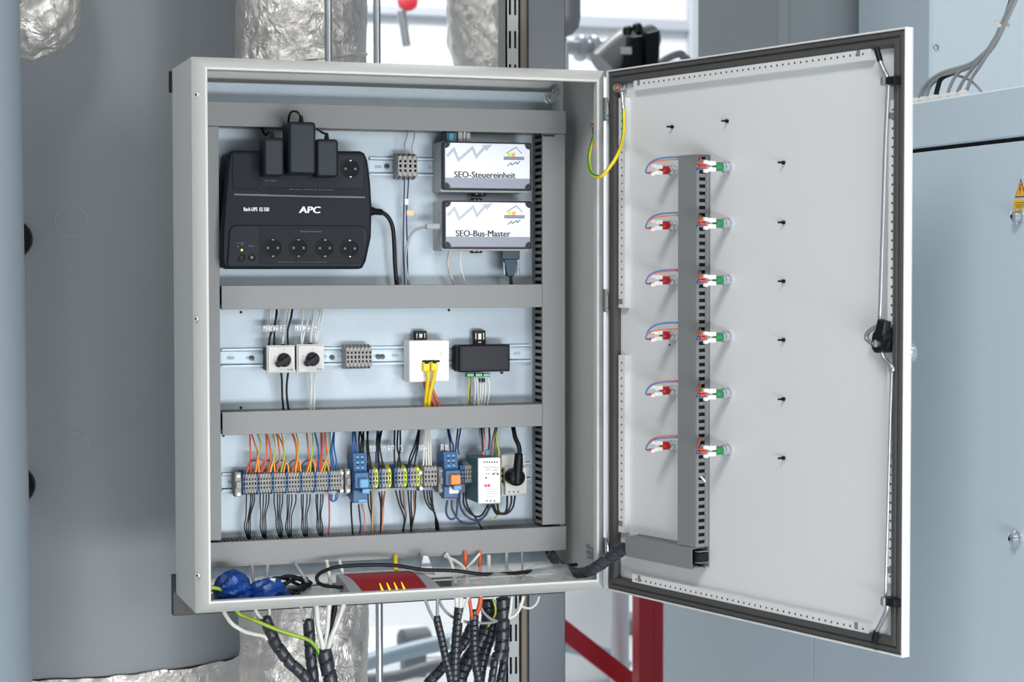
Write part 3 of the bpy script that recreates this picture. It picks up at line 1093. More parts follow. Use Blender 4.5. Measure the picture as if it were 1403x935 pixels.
pts = [pw + Vector((-0.007, 0, -0.004)), PX(813.5, 187, W - 0.014), P(808.5, 205, -0.015), P(806.5, 222, -0.035), P(811, 238, -0.07), P(822, 242, -0.10),
       P(833, 232, -0.115), P(846, 212, -0.12), DOOR @ D(854, 185, -0.012), DOOR @ D(854.5, 150, -0.010), DOOR @ D(852.5, 127, -0.008)]
ew = thing('earthing_strap', 'yellow and green striped earthing lead looping from cabinet to door', 'wire', pts[5])
MB().tube(pts[1:-1], 0.0036, 10, seg=7, mf=lambda i, k: 1 if k % 10 in (1, 2, 6, 7) else 0).build('lead', [YELW, GRNW], ew, angle=70)
MB().tube([pts[0], (pts[0] + pts[1]) / 2, pts[1] + (pts[1] - pts[0]) * 0.25], 0.0040, 10).build('lug', CHROME, ew, angle=60)
MB().tube([pts[-1], (pts[-1] + pts[-2]) / 2, pts[-2] + (pts[-2] - pts[-1]) * 0.02], 0.0042, 10).build('lug', CHROME, ew, angle=60)


# ------------------------------------------------------------------ wiring ducts
def trunk(name, label, x0, x1, z0, z1, yf, yb, along, pitch, fr=CAB, slot=0.5, group=None, sides=(0, 1), end_open=False):
    t_ = thing(name, label, 'wiring duct', ((x0 + x1) / 2, yb, z0), fr, group)
    th = 0.0014
    mb = MB()
    if along == 'x':
        mb.box(x0, x1, yf, yf + th, z0, z1, 0.0006)
        mb.box(x0, x1, yf + th, yf + 0.006, z0, z0 + th)
        mb.box(x0, x1, yf + th, yf + 0.006, z1 - th, z1)
    else:
        mb.box(x0, x1, yf, yf + th, z0, z1, 0.0006)
        mb.box(x0, x0 + th, yf + th, yf + 0.006, z0, z1)
        mb.box(x1 - th, x1, yf + th, yf + 0.006, z0, z1)
    mb.build('duct_cover', TRUNK, t_)
    MB().box(x0, x1, yb - th, yb, z0, z1).build('duct_base', TRUNK, t_)
    L0, L1 = (x0, x1) if along == 'x' else (z0, z1)
    n = int((L1 - L0) / pitch)
    for s in sides:
        mb = MB()
        i0 = 0.0018
        if along == 'x':
            c0, c1 = ((z0 + i0, z0 + i0 + th), (z1 - i0 - th, z1 - i0))[s]
            mb.box(x0, x1, yb - 0.008, yb - th, c0, c1)
            mb.box(x0, x1, yf + 0.0015, yf + 0.008, c0, c1)
        else:
            c0, c1 = ((x0 + i0, x0 + i0 + th), (x1 - i0 - th, x1 - i0))[s]
            mb.box(c0, c1, yb - 0.010, yb - th, z0, z1)
            mb.box(c0, c1, yf + 0.0015, yf + 0.007, z0, z1)
        ya_, yb_ = (yf + 0.007, yb - 0.008)
        for i in range(n + 1):
            a = L0 + i * pitch
            b = min(L1, a + pitch * (1 - slot))
            if b <= a: continue
            if along == 'x':
                mb.box(a, b, ya_, yb_, c0, c1)
            else:
                mb.box(c0, c1, ya_, yb_, a, b)
        mb.build('slotted_side', TRUNK, t_, kind='stuff', flat=True)
    if along == 'x':  # solid dark block added for the cables inside, makes the slots look shaded
        MB().box(x0 + 0.004, x1 - 0.004, yf + 0.010, yb - 0.008, z0 + 0.008, z1 - 0.006).build('dark_filler', DARK, t_, 'dark filler block standing for cables and shade in the duct')
    else:
        MB().box(x0 + 0.006, x1 - 0.006, yf + 0.008, yb - 0.006, z0 + 0.004, z1 - 0.004).build('dark_filler', DARK, t_, 'dark filler block standing for cables and shade in the duct')
    return t_


def zz_(px, py, y=None): return P(px, py, YT if y is None else y).z


xl = 0.030
xr = P(775.5, 165, YT).x
zt1 = (zz_(283, 138) + zz_(776, 152.5)) / 2
zt0 = (zz_(290, 172.5) + zz_(776, 183.5)) / 2
trunk('wiring_duct', 'topmost horizontal grey wiring duct, above the black power unit', xl, xr, zt0, zt1, YT, YB, 'x', 0.008)
zb1 = (zz_(290, 744.5) + zz_(776, 721)) / 2
zb0 = (zz_(285, 779.5) + zz_(776, 753.5)) / 2
trunk('wiring_duct', 'lowest horizontal grey wiring duct, over the cabinet floor', xl, xr, zb0, zb1, YT, YB, 'x', 0.0078)
xm0, xm1 = P(303.5, 400, YT).x, P(743, 400, YT).x
zm1 = (zz_(303, 391.5) + zz_(743, 390)) / 2
zm0 = (zz_(303, 425) + zz_(743, 420.5)) / 2
trunk('wiring_duct', 'horizontal grey wiring duct right under the black power unit', xm0, xm1, zm0, zm1, YT, YB, 'x', 0.0078)
zn1 = (zz_(304, 564) + zz_(743, 555)) / 2
zn0 = (zz_(304, 596) + zz_(743, 585)) / 2
trunk('wiring_duct', 'horizontal grey wiring duct between the rotary switches and the long terminal strip', xm0, xm1, zn0, zn1, YT, YB, 'x', 0.0078)
xv0, xv1 = P(743.5, 450, YT).x, P(774.5, 450, YT).x
trunk('wiring_duct', 'vertical grey wiring duct along the right with dark slots', xv0, xv1, zb1 + 0.0045, zt0 - 0.001, YT + 0.001, YB, 'z', 0.0131, slot=0.52)
trunk('wiring_duct', 'vertical grey wiring duct along the left edge of the cabinet', xl, P(301.5, 450, YT).x, zb1 + 0.004, zt0 - 0.001, YT + 0.001, YB, 'z', 0.0131)
# small dark cover latch under the top duct at the right
p = P(752, 186, YT)
MB().box(p.x - 0.012, p.x + 0.012, YT - 0.001, YT + 0.003, p.z - 0.0014, p.z + 0.0014).top('duct_latch', DARK, 'small dark latch at the top of the right vertical duct', 'latch')

# door ducts
ydf = YD - 0.032
ux0, ux1 = D(928.5, 480, ydf).x, D(954, 480, ydf).x
hz1 = (D(856, 735, ydf).z + D(947, 749, ydf).z) / 2
hz0 = (D(856, 763, ydf).z + D(947, 780, ydf).z) / 2
dz1 = D(940, 212.5, ydf).z
trunk('door_wiring_duct', 'vertical grey wiring duct on the door, between red and green lamps', ux0, ux1, hz1 + 0.001, dz1, ydf, YD, 'z', 0.0128, fr=DOOR, slot=0.5)
trunk('door_wiring_duct', 'short horizontal grey duct at the foot of the door, behind the black spiral hose', D(856.5, 748, ydf).x, D(948, 765, ydf).x, hz0, hz1, ydf, YD, 'x', 0.0128, fr=DOOR)
# open corner below the vertical duct
t = thing('duct_corner', 'open notched end of the door ducts below the vertical one', 'duct end', (ux1 - 0.01, YD, hz0), DOOR)
uxe = D(948.5, 765, ydf).x
MB().box(uxe, ux1, YD - 0.0016, YD, hz0 + 0.004, hz1).build('duct_base', TRUNK, t)
MB().box(uxe + .001, ux1, YD - 0.026, YD - 0.002, hz0 + 0.012, hz0 + 0.0135).build('finger', TRUNK, t)
MB().box(uxe + .001, ux1, YD - 0.026, YD - 0.002, hz1 - 0.008, hz1 - 0.0065).build('finger', TRUNK, t)
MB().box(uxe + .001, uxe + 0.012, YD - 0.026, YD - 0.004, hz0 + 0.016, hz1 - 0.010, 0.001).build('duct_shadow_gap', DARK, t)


# ------------------------------------------------------------------ rails
def din_rail(label, px0, px1, pyc0, hpx=None):
    yr_ = YB - 0.0075
    a = P(px0, pyc0, yr_); 
    x0, x1 = a.x, P(px1, pyc0, yr_).x
    zc = a.z
    t_ = thing('mounting_rail', label, 'rail', ((x0 + x1) / 2, YB, zc - 0.0175))
    mb = MB()
    mb.box(x0, x1, yr_, yr_ + 0.001, zc + 0.0125, zc + 0.0175)
    mb.box(x0, x1, yr_, yr_ + 0.001, zc - 0.0175, zc - 0.0125)
    mb.box(x0, x1, yr_, YB, zc + 0.0125, zc + 0.0135)
    mb.box(x0, x1, yr_, YB, zc - 0.0135, zc - 0.0125)
    mb.box(x0, x1, YB - 0.0012, YB - 0.0002, zc - 0.0125, zc + 0.0125)
    mb.build('rail_profile', RAILM, t_)
    n = int((x1 - x0) / 0.036)
    for i in range(n):
        c = x0 + 0.018 + i * 0.036
        MB().prism(rr(c - 0.0075, c + 0.0075, zc - 0.003, zc + 0.003, 0.003), YB - 0.0016, YB - 0.0010, 'y').build('rail_slot', M('slot_tone', (158, 170, 180), 0.6), t_)
    return t_, zc


R1, Z1 = din_rail('short top-row galvanised rail right of the black power unit', 507, 606, 228)
R2, Z2 = din_rail('long middle-row galvanised rail behind the rotary switches', 304, 727, 491)
R3, Z3 = din_rail('bottom-row galvanised rail carrying the terminal strips', 305, 727, 661.5)
for px, py, r in ((530, 228, R1), (345, 491, R2), (518.5, 489, R2), (524, 489, R2), (455, 490, R2)):
    p = P(px, py, YB - 0.003)
    MB().lathe([(0.005, 0.002), (0.005, -0.001), (0.0022, -0.0015)], p, (0, 1, 0), 14).build('rail_screw', M('screw_dark', (60, 64, 68), 0.4, 0.6), r)
# ------------------------------------------------------------------ devices on the plate
def c2(x, y): return (290 + x / 3.464, 130 + y / 3.464)
def c3(x, y): return (500 + x / 3.597, 160 + y / 3.597)
def c4(x, y): return (290 + x / 4.922, 400 + y / 4.922)
def c5(x, y): return (520 + x / 4.675, 400 + y / 4.675)
def c6(x, y): return (290 + x / 4.252, 560 + y / 4.252)
def c7(x, y): return (520 + x / 3.4618, 560 + y / 3.4618)
def c8(x, y): return (230 + x / 4.2515, 740 + y / 4.2515)


def Q(px, py, y):
    p = P(px, py, y)
    return (p.x, p.z)


# --- the black power unit
yu = 0.104
out = [(320, 206), (494, 207), (500, 210), (504, 220), (508, 250), (510, 285), (509, 325), (502, 358), (497, 367.5), (492, 369), (311, 369), (306, 366), (303, 357), (303.5, 320), (306, 285), (310, 235), (313, 212), (316, 207.5)]
poly = [Q(a, b, yu) for a, b in out]
ups = thing('power_unit', 'large black power unit with white lettering and round sockets, upper left of the plate', 'power supply', (P(405, 369, yu).x, YB, P(405, 369, yu).z))
cxp = sum(p[0] for p in poly) / len(poly); czp = sum(p[1] for p in poly) / len(poly)
back = [(cxp + (x - cxp) * 0.985, czp + (z - czp) * 0.985) for x, z in poly]
MB().prism(poly, yu, yu + 0.030, 'y', 0.005).build('front_shell', UPSM, ups)
MB().prism(back, yu + 0.0302, YB - 0.001, 'y').build('rear_shell', BLACK, ups)
# ridge and upper socket field
a, b = P(321, 266.5, yu), P(500, 270.5, yu)
MB().tube([(a.x, yu + 0.001, a.z), ((a.x + b.x) / 2, yu - 0.0008, (a.z + b.z) / 2 - 0.0004), (b.x, yu + 0.001, b.z)], 0.0022, 8).build('ridge', M('ridge_highlight', (92, 99, 108), 0.35), ups, angle=70)  # paler grey paints the highlight along the ridge
MB().rrect(P(357, 213, yu).x, P(498, 213, yu).x, P(420, 258, yu).z, P(420, 211, yu).z, yu - 0.0012, yu + 0.002, 0.006, 4, 0.0008).build('socket_field', UPSM2, ups)
MB().rrect(P(318, 213, yu).x, P(354, 213, yu).x, P(330, 259, yu).z, P(330, 211, yu).z, yu - 0.0012, yu + 0.002, 0.006, 4, 0.0008).build('blank_field', UPSM, ups)
# lower fascia
low = [(322, 308.5), (492, 309.5), (499, 312), (503, 317), (503, 330), (497, 362), (493, 366), (313, 366), (311, 362), (314, 316), (317, 311)]
MB().prism([Q(a, b, yu) for a, b in low], yu - 0.0035, yu + 0.002, 'y', 0.002).build('lower_fascia', UPSM2, ups)
y2 = yu - 0.0035
MB().rrect(P(357, 330, y2).x, P(497, 330, y2).x, P(420, 362, y2).z, P(420, 312, y2).z, y2 - 0.0008, y2 + 0.002, 0.007, 4, 0.0006).build('socket_plate', UPSM, ups)
MB().box(P(354.5, 330, y2).x, P(355.5, 330, y2).x, y2 - 0.0004, y2 + 0.001, P(355, 365, y2).z, P(355, 310, y2).z).build('panel_joint', DARK, ups)


def schuko(px, py, y):
    p = P(px, py, y)
    R = 0.0178
    s = MB().lathe([(R - 0.0022, 0.0), (R - 0.0018, -0.0022), (R, -0.0022), (R + 0.0006, 0.001)], p, (0, 1, 0), 28, cap=False).build('socket', BLACK, ups, angle=50)
    MB().lathe([(R - 0.002, -0.0004), (R - 0.002, 0.001)], p, (0, 1, 0), 28).build('socket_floor', M('socket_black', (14, 16, 20), 0.4, spec=0.1), s)
    for dx in (-0.0095, 0.0095):
        MB().lathe([(0.0024, -0.0012), (0.0024, 0.0)], (p.x + dx, p.y, p.z), (0, 1, 0), 10).build('pin_hole', M('pin_grey', (92, 98, 106), 0.5), s)
    for dz in (-R + 0.0025, R - 0.0025):
        MB().box(p.x - 0.0022, p.x + 0.0022, y - 0.0030, y, p.z + dz - 0.0013, p.z + dz + 0.0013, 0.0004).build('earth_clip', CHROME, s)


for px, py in ((373.7, 339.9), (409, 339.9), (445, 340.2), (479.2, 340.7)):
    schuko(px, py, y2 - 0.0008)
schuko(480, 231.5, yu - 0.0012)
for px, py, r, m_ in ((331, 353.7, 0.0068, BLACK), (345, 353, 0.0068, BLACK)):
    p = P(px, py, y2)
    b_ = MB().lathe([(r, 0.001), (r, -0.0012), (r * 0.8, -0.0018), (r * 0.7, -0.0008)], p, (0, 1, 0), 20).build('button', m_, ups, angle=50)
p = P(345, 353, y2)
MB().lathe([(0.0026, 0), (0.0026, -0.0016)], p, (0, 1, 0), 12).build('button_mark', M('pin_grey', (92, 98, 106), 0.5), b_)
p = P(331.3, 342.8, y2)
MB().lathe([(0.0021, 0.0005), (0.0018, -0.001)], p, (0, 1, 0), 10).build('status_light', LEDG, ups, 'glowing yellow-green status light')
for px, py in ((326, 338), (332, 335.5)):
    p = P(px, py, y2)
    MB().lathe([(0.0013, 0.0005), (0.0013, -0.0005)], p, (0, 1, 0), 8).build('status_light', M('pin_grey', (92, 98, 106), 0.5), ups)


def lettering(parent, body, px0, px1, pyb, hpx, y, mat, bold=0.0, shear=0.0, name='lettering'):
    a = P(px0, pyb, y)
    b = P(px1, pyb, y)
    h = a.z - P(px0, pyb + hpx, y).z
    return text_mb(body, a.x, b.x, a.z, h, y, 0.0003, bold, shear=shear).build(name, mat, parent, flat=True)


lettering(ups, 'APC', 410, 439, 292, 9.0, yu - 0.0002, INKW, bold=0.06, shear=0.1, name='lettering')
lettering(ups, 'Back-UPS  ES 550', 334, 368.5, 289.3, 5.2, yu - 0.0002, INKW, bold=0.025)
lettering(ups, 'Battery Backup & Surge', 397, 456, 260.5, 2.0, yu - 0.0014, INKG)
lettering(ups, 'Surge Protection', 411.5, 440, 318.6, 2.2, y2 - 0.001, INKG)
lettering(ups, 'Master / Controlled', 382, 447, 360, 1.6, y2 - 0.001, M('faint_print', (80, 86, 94), 0.6))
lettering(ups, 'On Line', 324, 334, 333.8, 1.6, y2 - 0.0002, INKG)
lettering(ups, 'Reset', 341, 349, 337.8, 1.6, y2 - 0.0002, INKG)
lettering(ups, 'Surge', 363, 379, 248.5, 2.0, yu - 0.0014, INKG)

# --- plug-in adapters
for px0, px1, py0, py1, yf_, cord, lab in (
        (361.5, 389.5, 189, 241.5, 0.062, [(372.5, 189, .085), (372, 183, .085), (368, 180.5, .10), (366, 184.5, .12), (362.5, 184, .13), (358.5, 176, .145), (357, 171, .15)], 'small black plug-in adapter, left of the three on the power unit'),
        (396, 432.5, 167.5, 238.5, 0.046, [(412.5, 167, .07), (411, 159, .07), (407, 153.5, .07), (400, 153, .08), (396.5, 158, .10), (395, 168, .115), (394.5, 178, .125)], 'tallest black plug-in adapter, middle of the three on the power unit'),
        (433.5, 463.5, 191, 242.5, 0.066, [(447.5, 191, .09), (446.5, 184, .09), (441, 181.5, .10), (435, 177, .125), (431, 173, .145)], 'black plug-in adapter on the power unit next to the free upper socket')):
    a, b = P(px0, py1, yf_), P(px1, py0, yf_)
    t = thing('plug_adapter', lab, 'adapter', ((a.x + b.x) / 2, yf_, a.z))
    MB().rrect(a.x, b.x, a.z, b.z, yf_, yu - 0.0016, 0.006, 4, 0.003).build('adapter_body', UPSM, t)
    MB().rrect(a.x + 0.0045, b.x - 0.0045, a.z + 0.004, b.z - 0.006, yf_ - 0.0005, yf_ + 0.001, 0.004, 3, 0.0003).build('face_panel', M('adapter_face', (40, 46, 54), 0.35, spec=0.2), t)
    c0 = W3(cord, 0)
    MB().lathe([(0.0046, -0.001), (0.0046, 0.002), (0.0034, 0.010), (0.0026, 0.012)], c0[0], Vector((0, 0, 1)), 12).build('strain_relief', BLACK, t)
    MB().tube(c0, 0.0021, 7).build('cord', BLK, t, angle=70)

# --- power lead of the unit
t = thing('power_lead', 'thick black lead curving from the power unit down behind the duct', 'cable', P(511, 290, .14))
pts = W3([(508, 289.5, .150), (515, 290, .150), (523, 291, .152), (532, 298, .155), (538, 312, .158), (540, 335, .160), (541, 360, .162), (543.5, 392, .166)], 0)
MB().tube(pts, 0.0042, 9).build('lead', BLK, t, angle=70)
MB().lathe([(0.0085, -0.004), (0.0085, 0.004), (0.0065, 0.008), (0.0062, 0.022), (0.0048, 0.024)], pts[0], pts[2] - pts[0], 14).build('strain_relief', BLACK, t)

# ------------------------------------------------------------------ terminal blocks
TCACHE = {}


def block_mesh(key, wd, ht, dep, cols):
    """one slice of a terminal strip: two thin cheeks, a core with clamp pits between them; origin at the rail"""
    mb = MB()
    h = ht / 2
    ch = wd * 0.24
    prof = [(0, -h), (-dep * 0.45, -h), (-dep * 0.93, -h * 0.72), (-dep, -h * 0.55), (-dep, h * 0.55), (-dep * 0.93, h * 0.72), (-dep * 0.45, h), (0, h)]
    mb.prism(prof, 0.00015, ch, 'x')
    mb.prism(prof, wd - ch, wd - 0.00015, 'x')
    d = dep
    # core: outline with pits
    pits = [(-0.46, -0.26, 1.0), (-0.13, 0.13, 1.0), (0.26, 0.46, 1.0)]
    zs = [-0.78]
    segs = []
    cur = -0.78
    for i, (a, b, k) in enumerate(pits):
        segs.append((cur, a, False))
        segs.append((a, b, True))
        cur = b
    segs.append((cur, 0.78, False))
    for a, b, pit in segs:
        zc = (a + b) / 2
        face = d if abs(zc) < 0.56 else d * 0.955
        if pit:
            mb.box(ch, wd - ch, -face + 0.006, -0.002, a * h, b * h, mi=1)
        else:
            mb.box(ch, wd - ch, -face + 0.0002, -0.002, a * h, b * h)
    return mb


def terminal(color, x, zc, yf_, wd, ht, label, group=None, name='terminal_block'):
    dep = YB - 0.0065 - yf_
    key = (color.name, round(wd, 5), round(ht, 5), round(dep, 5))
    if key not in TCACHE:
        mb = block_mesh(key, wd, ht, dep, 1)
        TCACHE[key] = mb.mesh('terminal_block', [color, DARK], flat=True)
    o = bpy.data.objects.new(name, TCACHE[key])
    o.location = (x, YB - 0.0065, zc)
    COL.objects.link(o)
    o['label'] = label
    o['category'] = 'terminal'
    if group: o['group'] = group
    return o


def end_clamp(px0, px1, py0, py1, yf_, label, parent_group=None):
    a, b = P(px0, py1, yf_), P(px1, py0, yf_)
    zc = (a.z + b.z) / 2
    t_ = thing('end_clamp', label, 'clamp', ((a.x + b.x) / 2, YB - 0.007, a.z))
    MB().box(a.x, b.x, yf_ + 0.006, YB - 0.0068, a.z + 0.004, b.z - 0.004, 0.001).build('clamp_body', TGREY, t_)
    MB().box(a.x + 0.0012, b.x - 0.0012, yf_, yf_ + 0.007, zc - 0.007, zc + 0.007, 0.001).build('clamp_nose', TGREY, t_)
    for s in (-1, 1):
        z = zc + s * (b.z - a.z) * 0.36
        MB().lathe([(0.0032, 0), (0.0032, -0.0025), (0.0014, -0.0026)], ((a.x + b.x) / 2, yf_ + 0.006, z), (0, 1, 0), 12).build('clamp_screw', STEEL, t_)
        MB().box(a.x + 0.001, b.x - 0.001, yf_ + 0.008, YB - 0.010, z + s * 0.004 - 0.002, z + s * 0.004 + 0.002).build('clamp_foot', TGREY, t_)
    return t_


# top small strip
yf4 = 0.146
x0, x1 = P(545.5, 228, yf4).x, P(572.5, 228, yf4).x
n = 4
for i in range(n):
    terminal(TGREY, x0 + (x1 - x0) * i / n, Z1, yf4, (x1 - x0) / n * 0.98, 0.050, 'grey terminal block on the short top rail, %s from the left' % nth(i), 'terminals on the top rail')
# middle small strip
x0, x1 = P(474.5, 489, yf4).x, P(510, 489, yf4).x
n = 7
for i in range(n):
    terminal(TGREY, x0 + (x1 - x0) * i / n, Z2 - 0.0005, yf4, (x1 - x0) / n * 0.98, 0.047, 'grey terminal block on the middle rail right of the rotary switches, %s from the left' % nth(i), 'terminals on the middle rail')

# long strip 1
yf5 = 0.143
x0, x1 = P(332.5, 664, yf5).x, P(468.5, 662, yf5).x
ng = 7
gwid = (x1 - x0) / ng
wd = gwid / 5
gi_, bi_ = 0, 0
for g in range(ng):
    for k in range(5):
        x = x0 + g * gwid + k * wd
        if k == 0:
            terminal(TBLUE, x, Z3, yf5 - 0.0015, wd * 0.97, 0.0475, 'blue terminal block in the long left strip, %s blue from the left' % nth(bi_), 'blue terminals of the long strip')
            bi_ += 1
        else:
            terminal(TGREY, x, Z3, yf5, wd * 0.97, 0.0455, 'grey terminal block in the long left strip, %s grey from the left' % nth(gi_), 'grey terminals of the long strip')
            gi_ += 1
end_clamp(323, 331.8, 648, 683, yf5, 'grey end clamp at the left end of the long terminal strip')
end_clamp(466.5, 471.5, 644, 678, yf5, 'grey end clamp at the right end of the long terminal strip')
end_clamp(474.5, 481.5, 643, 678, yf5, 'grey end clamp left of the first blue relay')

# strip 2: blocks between the relays
seq = [(483.5, 'g'), (487.5, 'g'), (505.5, 'b'), (510, 'g'), (514, 'y'), (519.5, 'b'), (524, 'g'), (528, 'g'), (532, 'y'),
       (540.5, 'b'), (545, 'g'), (549, 'g'), (553.2, 'y'), (558.3, 'b'), (562.6, 'g'), (566.8, 'g'), (571, 'y')]
cnt = {'g': 0, 'b': 0, 'y': 0}
nm = {'g': ('grey', TGREY), 'b': ('blue', TBLUE), 'y': ('yellow-green', TYEL)}
TYG = [TYEL]
for px, c in seq:
    xa = P(px, 658, yf5).x
    wdt = 0.0061
    o = terminal(nm[c][1], xa, Z3 + 0.001, yf5, wdt, 0.0455, '%s terminal block between the two blue relays, %s %s one from the left' % (nm[c][0], nth(cnt[c]), nm[c][0]), '%s terminals between the relays' % nm[c][0])
    if c == 'y':
        m = MB()
        dep = YB - 0.0065 - yf5
        for s in (-1, 1):
            m.box(0.0001, 0.0026, -dep - 0.0003, -dep + 0.002, s * 0.004, s * 0.0125)
        key = 'ygstripe'
        if key not in TCACHE: TCACHE[key] = m.mesh('green_stripe', [TGRN], flat=True)
        q = bpy.data.objects.new('green_stripe', TCACHE[key])
        COL.objects.link(q)
        q.parent = o
        q['label'] = 'green stripe of the earth terminal'
    cnt[c] += 1
x0, x1 = P(581.5, 657, yf5).x, P(599, 657, yf5).x
for i in range(4):
    terminal(TGREY, x0 + (x1 - x0) * i / 4, Z3 + 0.001, yf5, (x1 - x0) / 4 * 0.98, 0.0475, 'grey terminal block just left of the second blue relay, %s of four' % nth(i), 'grey terminals before the second relay')
end_clamp(575.7, 580, 644, 674, yf5 + 0.006, 'thin grey end clamp right of the yellow-green terminals')
end_clamp(602.5, 611.5, 640, 678, yf5, 'grey end clamp left of the second relay with the orange tab')
for i, c in enumerate('bbggg'):
    xa = P(630.5 + i * 3.5, 656, yf5).x
    terminal(TBLUE if c == 'b' else TGREY, xa, Z3 + 0.003, yf5, 0.0051, 0.0435, '%s terminal block left of the white power supply, %s of five' % ('blue' if c == 'b' else 'grey', nth(i)), 'terminals before the power supply')


def relay(px0, px1, py0, py1, lab, tab, tabm, low, lowm):
    yr_ = 0.122
    a, b = P(px0, py1, yr_), P(px1, py0, yr_)
    t_ = thing('relay', lab, 'relay', ((a.x + b.x) / 2, YB - 0.007, a.z))
    h = b.z - a.z
    MB().prism([(YB - 0.0068, a.z + h * 0.12), (yr_ + 0.028, a.z), (yr_ + 0.012, a.z + h * 0.04), (yr_ + 0.012, a.z + h * 0.26), (yr_, a.z + h * 0.33), (yr_, a.z + h * 0.62),
                (yr_ + 0.010, a.z + h * 0.66), (yr_ + 0.016, b.z), (yr_ + 0.034, b.z), (YB - 0.0068, b.z - h * 0.1)], a.x + 0.004, b.x - 0.001, 'x').build('relay_socket', TBLUE, t_)
    for r in range(3):
        for c in range(2):
            z = b.z - h * (0.07 + 0.105 * r)
            xc = a.x + (b.x - a.x) * (0.40 + 0.30 * c)
            yy = yr_ + 0.0145 - 0.0012 * r
            MB().box(xc - 0.0028, xc + 0.0028, yy - 0.0015, yy + 0.002, z - 0.0028, z + 0.0014, 0.0003).build('clamp_entry', TLBLUE, t_)
            MB().box(xc - 0.0022, xc + 0.0022, yy - 0.0018, yy + 0.0018, z - 0.0050, z - 0.0030).build('clamp_pit', DARK, t_)
    u = lambda f, g, yy: (P(px0 + (px1 - px0) * f, py1 + (py0 - py1) * g, yy))
    p0, p1 = u(0.34, tab[0], yr_), u(0.96, tab[1], yr_)
    MB().box(p0.x, p1.x, yr_ - 0.010, yr_ + 0.006, p0.z, p1.z, 0.002).build('relay_tab', tabm, t_, 'coloured relay capsule')
    p0, p1 = u(0.55, tab[0] - 0.11, yr_), u(1.04, tab[0] - 0.005, yr_)
    MB().box(p0.x, p1.x, yr_ - 0.006, yr_ + 0.006, p0.z, p1.z, 0.001).build('retaining_lever', TLBLUE, t_)
    p0, p1 = u(0.30, low[0], yr_ + 0.012), u(0.90, low[1], yr_ + 0.012)
    MB().box(p0.x, p1.x, yr_ + 0.009, yr_ + 0.016, p0.z, p1.z, 0.001).build('lower_cover', lowm, t_)
    return t_


relay(484, 505, 622, 692, 'tall blue relay beside the long terminal strip, with a pale blue capsule', (0.33, 0.52), TLBLUE, (0.04, 0.12), TLBLUE)
relay(608.5, 630.5, 620.5, 686, 'tall blue relay with an orange capsule, left of the white power supply', (0.33, 0.55), M('relay_orange', (232, 128, 40), 0.4), (0.14, 0.30), WHITE)

